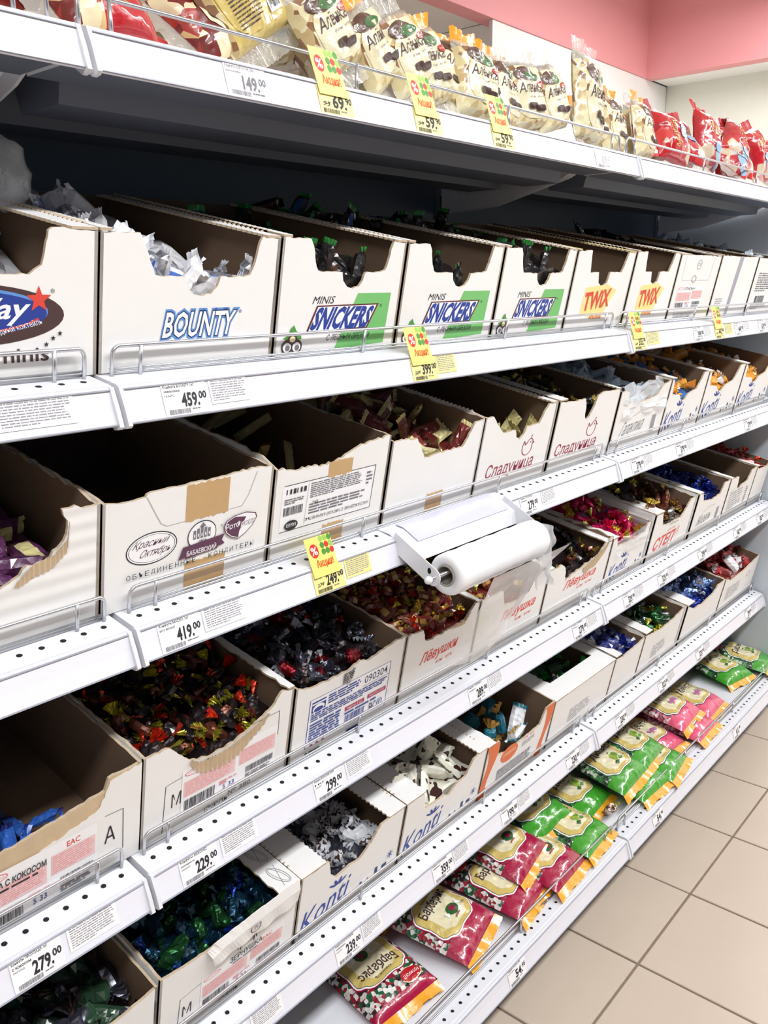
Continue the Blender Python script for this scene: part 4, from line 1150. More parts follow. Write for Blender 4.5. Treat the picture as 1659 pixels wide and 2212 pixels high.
heap(B['konti2a'], [twist_mesh('spotted_sweet', clearw, cowclear, 58, .015, .012, .02), twist_mesh('spotted_sweet', cowclear, cowclear, 59, .015, .012, .02)], 'clear wrapped sweet with brown specks in the Konti carton', 'spotted_sweet', 'clear speckled sweets in the Konti carton', 50, (.58, .55), (.1, .85), (.015, .75), size=1.05, under=smoke, bumpy=.03)
heap(B['konti2b'], [bar_mesh('cow_packet', cow, cow, 60, .075, .032, .02, None, .010), bar_mesh('cow_packet', cow, cow, 61, .075, .034, .018, None, .010)], 'white packet with brown cow spots in the Konti carton', 'cow_packet', 'cow-spotted packets in the Konti carton', 30, (.68, .85), (.14, .9), (.03, .9), tilt=.7, under=cow, bumpy=.02)
heap(B['slavn'], [twist_mesh('cream_sweet', tealw, yellw, 62, .022, .014, .02), bar_mesh('cream_sweet', whitew, tealw, 63, .05, .03, .015, yellw)], 'teal white and yellow packet in the orange ribbon carton', 'teal_packet', 'packets in the orange ribbon carton', 12, (.58, .3), (.1, .9), (.04, .6), size=1.2, tilt=.8)
heap(B['green5'], [twist_mesh('green_sweet', greenw, clearw, 64, .018, .012, .018), twist_mesh('green_sweet', dgreenw, greenw, 65, .018, .012, .018)], 'dark green sweet under the hole of the lidded carton', 'green_sweet', 'green sweets in the lidded carton', 24, (.6, .6), (.16, .84), (.14, .8), size=1.15, under=dgreenw)
heap(B['navy6'], [twist_mesh('navy_white_sweet', navyw, navyf, 66, .02, .013, .02), twist_mesh('navy_white_sweet', navyw, clearw, 67, .02, .013, .02)], 'navy and white wrapped sweet in the narrow carton', 'navy_white_sweet', 'navy and white sweets in the narrow carton', 40, (.92, 1.1), (.08, .92), (.015, .95), size=1.15, under=navyw, bumpy=.02)
heap(B['green7'], [twist_mesh('green_gold_sweet', greenf, lime, 68, .018, .012, .018), twist_mesh('green_gold_sweet', greenf, silver, 69, .018, .012, .018), twist_mesh('green_gold_sweet', dgreenw, greenf, 70, .018, .012, .018)], 'green foil sweet with gold twist in the brown-stained carton', 'green_gold_sweet', 'green foil sweets in the stained carton', 44, (.80, .9), (.08, .92), (.015, .8), size=1.1, under=dgreenw, bumpy=.03)
heap(B['silver8'], [twist_mesh('ice_sweet', iceb, silver, 71, .022, .012, .018), twist_mesh('ice_sweet', iceb, iceb, 72, .022, .012, .018)], 'silver-blue foil sweet in the white carton second from the right end', 'silver_blue_sweet', 'silver-blue foil sweets', 46, (.85, .95), (.06, .9), (.015, .8), size=1.15, under=navyf, bumpy=.03)
heap(B['red9'], [twist_mesh('red_white_sweet', rosef, whitew, 73, .024, .014, .02), bar_mesh('red_white_sweet', whitew, rosef, 74, .055, .032, .018, redw), twist_mesh('red_white_sweet', redw, rosef, 75, .024, .014, .02)], 'red and white wrapped sweet in the right end carton, second shelf from floor', 'red_white_sweet', 'red and white sweets in the right end carton', 44, (.85, 1.15), (.05, .95), (.015, .9), size=1.2, under=maroonw, bumpy=.03)

# clear liners: crumpled film standing out of two cartons
def crumple(c, u0, u1, y0, y1, z0, z1, mat_, name, amp, seed, lean=0.0, parent=True):
    m = MB()
    nx, ny = 14, 10
    V = []
    for i in range(nx+1):
        for j in range(ny+1):
            a, b = i/nx, j/ny
            x = c.w*(u0+(u1-u0)*a); y = y0+(y1-y0)*a
            z = c.h*(z0+(z1-z0)*b)
            nn = noise.noise_vector(Vector((a*5+seed, b*4, seed)))
            V.append((x+amp*nn.x, y+lean*b*b+amp*nn.y, z+amp*nn.z*(0.4+b)))
    m.add(V, [(i*(ny+1)+j, (i+1)*(ny+1)+j, (i+1)*(ny+1)+j+1, i*(ny+1)+j+1) for i in range(nx) for j in range(ny)], mat_, False)
    return m.build(name, c.root)
crumple(B['film6'], .10, .95, -.004, -.006, .55, 1.02, FILM2, 'film_liner', .014, 2, .02)
crumple(B['konti3'], .80, .97, .30, .0, .75, 1.25, FILM, 'bag_liner', .010, 5, .0)
crumple(B['konti3'], .15, .97, -.004, -.008, .62, .92, FILM, 'bag_liner', .008, 8, .01)

# ================================================================ price tags in the rails
def price_tag(l, x, price, cents, title, sub, label, w=0.062, fine=True, fx=None, fw=0.05, promo=False, old=None, ink=INK, seed=0, brand=''):
    """card centred on x in the rail of shelf l; promo adds the yellow flag above it"""
    base = rail_fn(l)
    root = empty('price_tag', Matrix.Translation((0, 0, 0)))
    tag(root, label, 'price tag', 'shelf price tags')
    u0 = x - w/2
    h = RAILH - 0.005
    card = YELLOW2 if promo else PAPER
    fnp = lambda u, v, d: base(u0+u, 0.0025+v, d+0.0016)
    cd = MB().plate([(0, 0), (w, 0), (w, h), (0, h)], lambda u, v, t: fnp(u, v, 0.0006-t), 0.0005, card).build('card', root)
    p = Print(lambda u, v, d: fnp(u, v, d+0.0004))
    big = price + '.'
    if title: p.text(title, 0.04*w, h*0.82, 0.70*w, h*0.12, ink, 0.02)
    if sub: p.text(sub, 0.04*w, h*0.70, 0.36*w, h*0.075, ink, 0.02)
    if brand: p.text(brand, 0.04*w, h*0.58, 0.22*w, h*0.07, ink)
    p.text(big, 0.40*w, h*0.25, 0.39*w, h*0.40, ink, 0.035, 0.05)
    p.text(cents, 0.80*w, h*0.44, 0.17*w, h*0.22, ink, 0.03, 0.05)
    p.bars(0.08*w, h*0.04, 0.46*w, h*0.15, INKG if not promo else ink, seed+3, 34)
    p.fine(0.60*w, h*0.12, 0.34*w, h*0.07, 1, INKG, seed+1)
    if old: p.text(old, 0.10*w, h*0.27, 0.2*w, h*0.15, ink, 0.0, 0.3); p.line([(0.08*w, h*0.26), (0.33*w, h*0.42)], 0.0006, ink)
    p.build('printing', cd)
    if fine:
        a = (fx if fx is not None else x + w/2 + fw/2 + 0.004) - fw/2
        hh = h*0.80
        fq = lambda u, v, d: base(a+u, 0.0025+h-hh+v, d+0.0016)
        slip = MB().plate([(0, 0), (fw, 0), (fw, hh), (0, hh)], lambda u, v, t: fq(u, v, 0.0005-t), 0.0004, card).build('ingredients_slip', root)
        p = Print(lambda u, v, d: fq(u, v, d+0.0004))
        p.fine(0.05*fw, 0.10*hh, 0.90*fw, 0.84*hh, 9, SLIP, seed+9, 0, 0.5)
        p.build('fine_print', slip)
    if promo:
        fh, fw2 = 0.058, 0.052
        z0 = RAILH*0.62
        base2 = lambda u, v, d: base(u0+0.002+u-0.10*v, z0+v, d+0.0036)
        flag = MB().plate([(0, 0), (fw2, 0), (fw2, fh), (0, fh)], lambda u, v, t: base2(u, v, 0.0006-t), 0.0005, YELLOW).build('promo_flag', root)
        p = Print(lambda u, v, d: base2(u, v, d+0.0004))
        p.ellipse(0.26*fw2, 0.66*fh, 0.0085, 0.0105, RED, 20); p.text('%', 0.15*fw2, 0.56*fh, 0.22*fw2, 0.20*fh, WHITE, 0.02)
        cols = [LGREEN, LGREEN, GREEN, GREEN, RED, LGREEN, GREEN, GREEN, RED]
        for k in range(9):
            p.ellipse((0.60+0.16*(k % 3))*fw2, (0.92-0.165*(k//3))*fh, 0.0042, 0.0046, cols[k], 14); p.d -= p.step
        p.d += p.step*2
        p.text('Акция!', 0.22*fw2, 0.20*fh, 0.64*fw2, 0.23*fh, ORANGE, 0.025)
        p.build('promo_print', flag)
    return root

# top shelf
price_tag(6, .203, '149', '00', 'Конфеты КАРА-КУМ 250г', 'красн.октябрь', 'faint white price tag reading 149 on the top shelf', fine=False, seed=1, ink=INKG)
price_tag(6, .352, '69', '90', 'Конфеты АЛЕНКА 250г', 'молочная', 'yellow promo tag priced 69.90 on the top shelf', promo=True, old='93', fine=False, seed=2)
price_tag(6, .545, '59', '90', 'Конфеты АЛЕНКА крем-брюле', '250г', 'yellow promo tag priced 59.90 in the middle of the three on the top shelf', promo=True, old='99', fine=False, seed=3)
price_tag(6, .742, '59', '90', 'Конфеты АЛЕНКА крем', '250г', 'yellow promo tag priced 59.90, rightmost of the three on the top shelf', promo=True, old='99', fine=False, seed=4)
price_tag(6, 1.089, '69', '00', '', '', 'faint white price tag near the right joint of the top shelf', fine=False, seed=5, ink=INKL)
# second highest
price_tag(5, -.19, '459', '00', 'Конфета MILKY WAY 1кг', 'минис', 'white price tag at the left edge under the Milky Way carton', fx=-.095, fw=.085, seed=6)
price_tag(5, .087, '459', '00', 'Конфета BOUNTY 1кг', 'с неж.мяк.кокоса покр.мол.шок.', 'white price tag reading 459 under the BOUNTY carton', fx=.152, fw=.058, seed=7, brand='МАРС')
price_tag(5, .535, '399', '00', 'Батончик SNICKERS 1кг', 'минис', 'yellow promo tag reading 399 under the SNICKERS cartons', promo=True, old='509', fx=.592, fw=.05, seed=8, brand='МАРС')
price_tag(5, 1.298, '355', '00', 'Батончик TWIX', 'минис 1кг', 'yellow promo tag reading 355 under the TWIX cartons', promo=True, old='449', fx=1.37, fw=.065, seed=9)
price_tag(5, 1.635, '399', '00', 'Конфеты ОТАПЫЧ', '1кг', 'white price tag reading 399 between the two right-hand promo tags', seed=10)
price_tag(5, 1.775, '447', '00', 'Конфеты', '1кг', 'yellow promo tag reading 447 at the right of the second shelf', promo=True, old='599', fx=1.845, fw=.05, seed=11)
price_tag(5, 1.92, '449', '00', 'Конфеты', '1кг', 'white price tag reading 449 right of the yellow 447 tag', seed=12)
price_tag(5, 2.11, '639', '00', 'Конфеты', '1кг', 'white price tag reading 639 at the far right of the second shelf', seed=13)
# third highest
price_tag(4, .062, '419', '00', 'Конфеты МАСКА 1кг', 'РОТ ФРОНТ', 'white price tag reading 419 under the emblem carton', fx=.130, fw=.066, seed=14)
price_tag(4, .322, '249', '00', 'Конфеты НАСЛАЖДЕНИЕ 1кг', 'с мягкой карамелью', 'yellow promo tag reading 249 left of the bag roll holder', promo=True, old='379', fx=.385, fw=.055, seed=15, brand='БАБАЕВСКИЙ')
price_tag(4, .872, '279', '00', 'Конфеты СЛАДУНИЦА', 'черкашина 1кг', 'white price tag reading 279 under the Сладуница cartons', fx=.945, fw=.055, seed=16)
for x, n_ in ((1.346, 'first from the joint'), (1.601, 'second from the joint'), (2.096, 'third from the joint')):
    price_tag(4, x, '379', '00', 'Конфеты KONTI 1кг', 'тимоша', 'white price tag reading 379 on the third shelf, '+n_, seed=int(x*100))
# third lowest
price_tag(3, -.155, '279', '00', 'Конфеты ПРОХЛАДА 1кг', 'с кокосом', 'large white price tag reading 279 under the С КОКОСОМ carton', fx=-.083, fw=.066, seed=17, brand='АККОНД')
price_tag(3, .076, '229', '00', 'Конфеты АККОНД', 'шоколадные 1кг', 'white price tag reading 229 under the torn notch carton', fx=.146, fw=.064, seed=18, brand='ЛАПКИ-ЦАРАПКИ')
price_tag(3, .326, '299', '00', 'Конфеты ВОЛЖСКИЕ ЗОРИ', '1кг', 'white price tag reading 299 under the 090304 carton', fx=.396, fw=.060, seed=19, brand='САМАР.КОНДИТЕР')
price_tag(3, .735, '289', '00', 'Конфеты ЛЕВУШКА', 'шоколадные 1кг', 'white price tag reading 289 under the Лёвушки carton', seed=20)
price_tag(3, 1.135, '279', '00', 'Конфеты СЛАВЯНКА', 'левушка 1кг', 'white price tag reading 279 left of the right joint, third shelf from floor', seed=21)
for x, pz, n_ in ((1.385, '329', 'first right of the joint'), (1.586, '329', 'second right of the joint'), (1.858, '299', 'third right of the joint'), (2.143, '168', 'fourth right of the joint'), (2.356, '305', 'last at the right')):
    price_tag(3, x, pz, '00', 'Конфеты 1кг', 'акконд', 'white price tag reading %s, third shelf from floor, %s' % (pz, n_), seed=int(x*100))
# second lowest
price_tag(2, .110, '259', '00', 'Конфеты ЗЕРНУШКА', '1кг', 'white price tag under the ЗЕРНУШКА carton at the bottom edge', fx=.180, fw=.062, seed=22)
price_tag(2, .363, '239', '00', 'Конфеты КОНТИ РОМНИ', 'глазированные', 'white price tag reading 239 under the speckled sweets', seed=23, brand='КОНТИ-РУС')
price_tag(2, .628, '359', '00', 'Конфеты КОНТИ РОМНИ', 'глазированные', 'white price tag reading 359 under the cow-spotted packets', seed=24)
price_tag(2, .862, '199', '00', 'Конфеты КОМИЛЬФО', 'славянка 1кг', 'white price tag reading 199 under the orange ribbon carton', seed=25)
price_tag(2, 1.135, '230', '00', 'Конфеты ЯРМАРКА', '1кг', 'white price tag reading 230 left of the joint, second shelf from floor', seed=26)
for x, pz, n_ in ((1.387, '230', 'first right of the joint'), (1.645, '323', 'second right of the joint'), (1.914, '329', 'third right of the joint'), (2.338, '299', 'last at the right')):
    price_tag(2, x, pz, '00', 'Конфеты 1кг', 'ярмарка', 'white price tag reading %s, second shelf from floor, %s' % (pz, n_), seed=int(x*100))
# bottom
price_tag(1, .742, '54', '95', 'Карамель БАРБАРИС 250г', 'рот фронт', 'white price tag reading 54 under the crimson bags', fine=False, seed=27)
price_tag(1, 1.42, '54', '95', 'Карамель ДЮШЕС 250г', 'рот фронт', 'white price tag reading 54 under the green bags', fine=False, seed=28)
price_tag(1, 2.0, '61', '00', 'Карамель МЕЧТА 250г', 'рот фронт', 'white price tag reading 61 at the right of the bottom shelf', fine=False, seed=29)

# ================================================================ bag roll holder on the third shelf
LILAC = mat('lilac_plate', (214, 214, 236), 0.12, coat=0.6)
root = empty('bag_roll_holder', Matrix.Translation((0, 0, 0)))
tag(root, 'white metal bag roll holder clipped over the third shelf rail', 'bag holder')
HX0, HX1 = .478, .790
def strip(pts, x0, x1, m, t=0.0016):
    """bent sheet: (y, z) profile swept along x"""
    mb = MB()
    n = len(pts)
    V = [(x, y, z) for x in (x0, x1) for y, z in pts] + [(x, y-t*0.4, z-t) for x in (x0, x1) for y, z in pts]
    F = [(i, i+1, n+i+1, n+i) for i in range(n-1)] + [(2*n+i, 3*n+i, 3*n+i+1, 2*n+i+1) for i in range(n-1)]
    F += [(i, 2*n+i, 2*n+i+1, i+1) for i in range(n-1)] + [(n+i, n+i+1, 3*n+i+1, 3*n+i) for i in range(n-1)]
    F += [(0, n, 3*n, 2*n), (n-1, 3*n-1, 4*n-1, 2*n-1)]
    return mb.add(V, F, m)
strip([(.060, 1.098), (.030, 1.094), (-.006, 1.074), (-.010, 1.052)], HX0, HX1, METAL_W).build('bracket_plate', root)
strip([(.046, 1.0995), (.030, 1.0965), (.000, 1.080)], HX0+.035, HX1-.012, LILAC, .001).build('plastic_cover', root)
for x in (HX0, HX1):
    out = []
    A_, B_ = Vector((.024, 1.086)), Vector((-.056, 1.040))
    dr = (B_-A_).normalized(); nr = Vector((-dr.y, dr.x))
    out = [A_+nr*.013, A_-nr*.016]
    for k in range(9):
        an = -PI/2 + PI*k/8
        out.append(B_ + (-nr)*(-math.sin(an))*.0145*1.0 + dr*math.cos(an)*.0145)
    out = [A_+nr*.0145, A_-nr*.0145] + [B_ + nr*(.0145*math.sin(-PI/2+PI*k/8)) + dr*(.0145*math.cos(-PI/2+PI*k/8)) for k in range(9)]
    MB().plate([(p.x, p.y) for p in out], lambda u, v, t: (x-.0008+t, u, v), .0018, METAL_W).build('arm', root)
    if x == HX0:
        MB().plate([(-.050+.0035*math.cos(k*PI/6), 1.049+.005*math.sin(k*PI/6)) for k in range(12)], lambda u, v, t: (x-.0012+t, u, v), .0003, HOLE).build('keyhole', root)
MB().tube([(HX0-.012, -.060, 1.040), (HX1+.008, -.060, 1.040)], .0028, STEEL, 10).build('rod', root)
kb = MB()
for i in range(1):
    n1, n2 = 10, 7
    V = [(HX0-.016+.0075*math.cos(PI*a/n2), -.060+.0065*math.sin(PI*a/n2)*math.cos(2*PI*b/n1), 1.040+.0065*math.sin(PI*a/n2)*math.sin(2*PI*b/n1)) for a in range(n2+1) for b in range(n1)]
    kb.add(V, [(a*n1+b, a*n1+(b+1) % n1, (a+1)*n1+(b+1) % n1, (a+1)*n1+b) for a in range(n2) for b in range(n1)], METAL_W, True)
kb.build('rod_cap', root)

root = empty('plastic_bag_roll', Matrix.Translation((0, 0, 0)))
tag(root, 'thick white roll of thin plastic bags hanging on the rod of the holder', 'bag roll')
def ringed(prof, x_c, m, n=36, cy=-.060, cz=1.036):
    mb = MB()
    V = []; F = []
    for x, r in prof:
        V += [(x, cy+r*math.cos(2*PI*k/n), cz+r*math.sin(2*PI*k/n)) for k in range(n)]
    for i in range(len(prof)-1):
        F += [(i*n+k, i*n+(k+1) % n, (i+1)*n+(k+1) % n, (i+1)*n+k) for k in range(n)]
    return mb.add(V, F, m, True)
RX0, RX1 = .505, .772
R_ = .0335
ringed([(RX0+.004, .016), (RX0+.0005, .0185), (RX0, .027), (RX0+.002, R_-.002), (RX0+.006, R_)] + [(RX0+.006+(RX1-RX0-.012)*k/14, R_+.0008*math.sin(k*2.1)) for k in range(1, 14)] + [(RX1-.006, R_), (RX1, R_-.003), (RX1, .016)], 0, ROLLM).build('roll', root)
ringed([(RX0+.004, .0145), (RX0-.001, .0145), (RX0-.001, .0170), (RX0+.004, .0170)], 0, mat('card_core', (170, 164, 156), .8, var=.2, vscale=80)).build('core_tube', root)
ringed([(RX0-.001, .0145), (RX1, .0145)], 0, mat('card_core_inside', (150, 146, 140), .8)).build('core_inside', root)
# film hanging from the roll
def film(name, fnc, nx, ny, m, parent):
    mb = MB()
    V = [fnc(i/nx, j/ny) for i in range(nx+1) for j in range(ny+1)]
    mb.add(V, [(i*(ny+1)+j, (i+1)*(ny+1)+j, (i+1)*(ny+1)+j+1, i*(ny+1)+j+1) for i in range(nx) for j in range(ny)], m, True)
    return mb.build(name, parent)
def f1(a, b):
    nn = noise.noise_vector(Vector((a*3.1, b*2.2, 4.0)))
    x = .555+(.800-.555)*a + .010*nn.x*b + .03*b*(a-.5)*0.3
    drop = (.155 + .02*math.sin(a*5))*(1.0 if a < .7 else 1-(a-.7)*2.2)
    return (x, -.060-R_*math.cos(b*1.2)*0.9*(1-b) - .026*(1-b) + .028*b + .012*nn.y*b, 1.030 - .030*math.sin(min(1, b*3)*PI/2)*.4 - drop*b)
film('hanging_film', f1, 26, 18, FILM2, root)
def f2(a, b):
    nn = noise.noise_vector(Vector((a*4.3+9, b*3.3, 7.0)))
    return (.760+.050*a+.016*nn.x*b + .012*b, -.074 + .022*math.sin(a*9)*b*.5 + .012*nn.y, 1.064 - (.128-.03*a)*b - .014*a*a + .010*nn.z*b)
film('crumpled_film_end', f2, 16, 16, FILM2, root)

# ================================================================ bags of caramel on the bottom shelf
class Bag: pass
def bag_surface(w, h, th, seed, crink=1.0):
    def f(u, v):
        a = max(0.0, 1-abs(2*u/w)**3.2); b = max(0.0, 1-abs(2*v/h)**3.6)
        k = (a*b)**0.55
        nn = noise.noise(Vector((u*34+seed, v*34, seed*1.7)))*0.18 + noise.noise(Vector((u*85, v*85+seed, 3)))*0.07
        rim = noise.noise(Vector((u*120+seed, v*18, 5)))*0.14*(1-b)
        return th*(k*(1+crink*nn) + crink*rim*(1 if k > 0.02 else 0))
    return f

def bag_parts(kind, seed, w=0.155, h=0.20, th=0.026):
    """list of (part name, mesh) for one pillow bag lying with its face up, bottom seal towards -y"""
    f = bag_surface(w, h, th, seed)
    q = random.Random(seed)
    nx, ny = 30, 38
    def grid(s):
        V = []
        for i in range(nx+1):
            for j in range(ny+1):
                u = -w/2+w*i/nx; v = -h/2+h*j/ny
                pin = 1-0.05*math.cos(PI*v/h)**2*0
                V.append((u*pin, v, s*f(u, v) if s > 0 else -0.35*f(u, v)))
        return V
    idx = lambda i, j: i*(ny+1)+j
    m = MB()
    V = grid(1)
    groups = {}
    for i in range(nx):
        for j in range(ny):
            uu = (i+.5)/nx; vv = (j+.5)/ny
            mt = kind['zone'](uu, vv)
            groups.setdefault(mt, []).append((idx(i, j), idx(i+1, j), idx(i+1, j+1), idx(i, j+1)))
    for mt, F in groups.items(): m.add(V, F, mt, True)
    VB = grid(-1)
    m.add(VB, [(idx(i, j), idx(i, j+1), idx(i+1, j+1), idx(i+1, j)) for i in range(nx) for j in range(ny)], kind['back'], True)
    out = [('bag_body', m.mesh('bag_body'))]
    for s, cm in ((-1, kind['seal']), (1, kind.get('seal2', kind['seal']))):
        mb = MB()
        n = 22
        V = []
        L = kind.get('seal_len', .020)
        for k in range(n+1):
            u = -w/2*0.98+w*0.98*k/n
            for t in range(4):
                zz = (0.004*math.sin(k*0.5+seed)+0.002*math.sin(k*1.3+seed))*t/3 + kind.get('droop', -.003)*t
                V.append((u*(1+0.02*t), s*(h/2-.003+L*t/3 + (0.0015 if (t == 3 and k % 2) else 0)), zz + (0.0002 if k % 2 else -0.0002)))
        F = [(k*4+t, k*4+t+1, (k+1)*4+t+1, (k+1)*4+t) for k in range(n) for t in range(3)]
        mb.add(V, F, cm, True)
        out.append(('seal', mb.mesh('seal')))
    p = Print(lambda u, v, d: (u*w, v*h, f(u*w, v*h)+0.0006+d))
    p.step = 0.00035
    kind['art'](p)
    out.append(('label_print', p.mb.mesh('label_print')))
    return out

def badge(s=1.0, sx=1.0):
    """bracket-cornered label outline, star-shaped around its centre"""
    pts = []
    for k in range(48):
        a = 2*PI*k/48
        c_, s_ = math.cos(a), math.sin(a)
        r = 1/((abs(c_)**4+abs(s_)**4)**0.25)
        r *= 1-0.10*math.exp(-((abs(a % (PI/2)-PI/4))/0.16)**2) - 0.04*math.cos(4*a)
        pts.append((0.34*sx*s*r*c_, 0.235*s*r*s_))
    return pts

def plastic(name, rgb): return mat('bag_'+name, rgb, 0.25, 0.0, 0.9, bump=('noise', 38, 0.55, 0.006))
b_crim = plastic('crimson', (166, 22, 66)); b_green = plastic('green', (66, 158, 44)); b_pink = plastic('pink', (224, 84, 122)); b_oran = plastic('orange', (240, 168, 44)); b_red = plastic('red', (190, 34, 44))
b_cream = plastic('cream', (236, 226, 190)); b_straw = plastic('straw', (214, 190, 112))
w_barb = cellmat('window_barberry', [(232, 228, 222), (36, 92, 60), (150, 40, 56), (210, 206, 200), (60, 40, 44)], 130)
w_dush = cellmat('window_pear', [(40, 70, 46), (196, 206, 190), (60, 120, 60), (30, 44, 36)], 130)
w_dream = cellmat('window_dream', [(206, 150, 160), (236, 220, 222), (150, 60, 84), (190, 90, 110)], 130)
w_brown = cellmat('window_choc', [(206, 180, 128), (238, 228, 188), (146, 106, 74), (224, 208, 160)], 60, bump=0.7)
w_gold = cellmat('window_gold', [(170, 52, 40), (222, 190, 130), (120, 40, 36), (236, 220, 180)], 42, bump=0.7)
w_redsilver = cellmat('window_red', [(196, 36, 44), (172, 22, 36), (214, 196, 170), (150, 190, 214), (206, 60, 60)], 34, bump=0.8)
clearm = mat('bag_clear', (228, 224, 214), 0.15, 0.0, 0.9, alpha=0.45, bump=('noise', 42, 0.9, 0.01))

def zone(band, window, upper=None, cut=0.25):
    def z(u, v):
        if v < cut: return band
        if v > 0.93 and upper: return upper
        return window
    return z

def art_caramel(word, fruit, rim):
    def art(p):
        c = (0.0, -.035)
        p.blob(*c, badge(1.22), rim); p.blob(*c, badge(1.18), WHITE); p.blob(*c, badge(1.13), INK); p.blob(*c, badge(1.115), b_straw); p.blob(c[0], c[1]-.01, [(a*.72, b*.8) for a, b in badge(1.1)], b_cream)
        p.text(word, -.29, .01, .58, .13 if 'р' in word else .115, BROWN, 0.022); p.text('КАРАМЕЛЬ', -.12, .155, .26, .026, BROWN)
        k_ = p.fn; p.fn = lambda u, v, d: k_(u, v-.065, d); fruit(p); p.fn = k_
        p.text('250г', .20, -.19, .08, .024, INK)
        # maker's drop-shaped emblem in the upper corner
        p.blob(-.22, .36, [(.16*math.cos(k*PI/10)*(1 if math.sin(k*PI/10) > 0 else .8), .075*math.sin(k*PI/10)) for k in range(20)], b_cream); p.blob(-.22, .36, [(.15*math.cos(k*PI/10), .066*math.sin(k*PI/10)) for k in range(20)], b_red); p.text('РОТФРОНТ', -.34, .345, .24, .035, WHITE, 0.01)
    return art
def fr_barb(p):
    p.blob(.06, -.06, [(.10*math.cos(k*PI/9), .065*math.sin(k*PI/9)) for k in range(18)], DGREEN); p.blob(.07, -.055, [(.05*math.cos(k*PI/9), .035*math.sin(k*PI/9)) for k in range(18)], WINE)
    for s in (-1, 1): p.poly([(.06+s*.09, -.06), (.06+s*.15, -.02), (.06+s*.16, -.10)], WHITE)
    for k in range(5): p.ellipse(-.02+.022*k, -.14+.008*(k % 2), .011, .010, WINE, 10)
def fr_pear(p):
    p.blob(.05, -.05, [(.055*math.cos(k*PI/9), .065*math.sin(k*PI/9)) for k in range(18)], mat('pear', (150, 178, 70), .4, coat=.5)); p.blob(.12, -.03, [(.04*math.cos(k*PI/9), .05*math.sin(k*PI/9)) for k in range(18)], mat('pear2', (112, 156, 58), .4, coat=.5))
    p.poly([(-.06, -.13), (.0, -.10), (.06, -.13), (.0, -.16)], DGREEN); p.poly([(.08, -.12), (.13, -.09), (.18, -.12), (.13, -.145)], GREEN); p.poly([(.02, .03), (.05, .055), (.09, .04)], DGREEN)
def fr_plum(p):
    for k in range(4): p.blob(-.04+.055*k, -.06-.02*(k % 2), [(.036*math.cos(j*PI/7), .036*math.sin(j*PI/7)) for j in range(14)], mat('plum', (186, 120, 166), .4, coat=.5))
    p.poly([(-.04, -.13), (.02, -.105), (.07, -.13)], PINKT)

K_BARB = dict(zone=zone(b_crim, w_barb, b_crim), back=b_crim, seal=b_oran, art=art_caramel('Барбарис', fr_barb, b_crim))
K_DUSH = dict(zone=zone(b_green, w_dush, b_green), back=b_green, seal=b_oran, art=art_caramel('Дюшес', fr_pear, DGREEN))
K_MECH = dict(zone=zone(b_pink, w_dream, b_pink), back=b_pink, seal=b_oran, art=art_caramel('Мечта', fr_plum, BROWN))
PARTS = {}
def place_bag(kind, var, M, name, label, group, dims=None, cat='bag of candy'):
    k = (id(kind), var)
    if k not in PARTS: PARTS[k] = bag_parts(kind, 3.3+var*7.7, **(dims or {}))
    low = min((M @ v.co).z for nm, me in PARTS[k] for v in me.vertices)      # never sink through the deck
    deck = (Z6 if M.translation.z > 1 else ZB[1]+.043) + .001
    if low < deck: M = Matrix.Translation((0, 0, deck-low)) @ M
    root = empty(name, M)
    tag(root, label, cat, group)
    for nm, me in PARTS[k]:
        o = bpy.data.objects.new(nm, me); COL.objects.link(o); o.parent = root
    return root
def lie(x, y, z, rz, rx=0.0, ry=0.0):
    return Matrix.Translation((x, y, z)) @ Matrix.Rotation(math.radians(rz), 4, 'Z') @ Matrix.Rotation(math.radians(rx), 4, 'X') @ Matrix.Rotation(math.radians(ry), 4, 'Y')
Z1 = ZB[1]+.043+.010
G1, G2, G3 = 'crimson caramel bags', 'green caramel bags', 'pink caramel bags'
place_bag(K_BARB, 1, lie(.525, .125, Z1+.006, 172, 0, 4), 'caramel_bag', 'crimson Барбарис bag lying upside down, nearest the camera', G1)
place_bag(K_BARB, 0, lie(.705, .105, Z1+.016, 14, 10, -4), 'caramel_bag', 'crimson Барбарис bag with fully visible label beside the upside-down one', G1)
place_bag(K_BARB, 1, lie(.66, .29, Z1+.008, 185, 4), 'caramel_bag', 'crimson bag lying deep behind the fully visible Барбарис bag', G1)
place_bag(K_BARB, 1, lie(.885, .085, Z1+.004, 8, 6, 3), 'caramel_bag', 'crimson Барбарис bag half covered between two others', G1)
place_bag(K_BARB, 0, lie(.945, .125, Z1+.064, 10, 10, -4), 'caramel_bag', 'crimson Барбарис bag resting on top of the pile', G1)
place_bag(K_BARB, 1, lie(1.02, .065, Z1+.006, 4, 8, 2), 'caramel_bag', 'crimson Барбарис bag beside the first green bag', G1)
place_bag(K_BARB, 0, lie(.86, .30, Z1+.008, 190, 4), 'caramel_bag', 'crimson bag in the shade behind the pile', G1)
place_bag(K_DUSH, 0, lie(1.115, .160, Z1+.064, -2, 12, -6), 'caramel_bag', 'green Дюшес bag lying farthest left in the shade of the shelf above', G2)
place_bag(K_DUSH, 1, lie(1.165, .070, Z1+.010, 6, 6, 4), 'caramel_bag', 'green Дюшес bag next to the fence left of the joint', G2)
place_bag(K_DUSH, 0, lie(1.30, .140, Z1+.010, 5, 6), 'caramel_bag', 'green Дюшес bag in the second row behind the single loose sweet', G2)
place_bag(K_DUSH, 1, lie(1.42, .095, Z1+.064, 2, 12, -3), 'caramel_bag', 'green Дюшес bag on top of the pile right of the joint', G2)
place_bag(K_DUSH, 0, lie(1.56, .105, Z1+.064, 5, 12, 3), 'caramel_bag', 'green Дюшес bag on top of the pile next to the pink bags', G2)
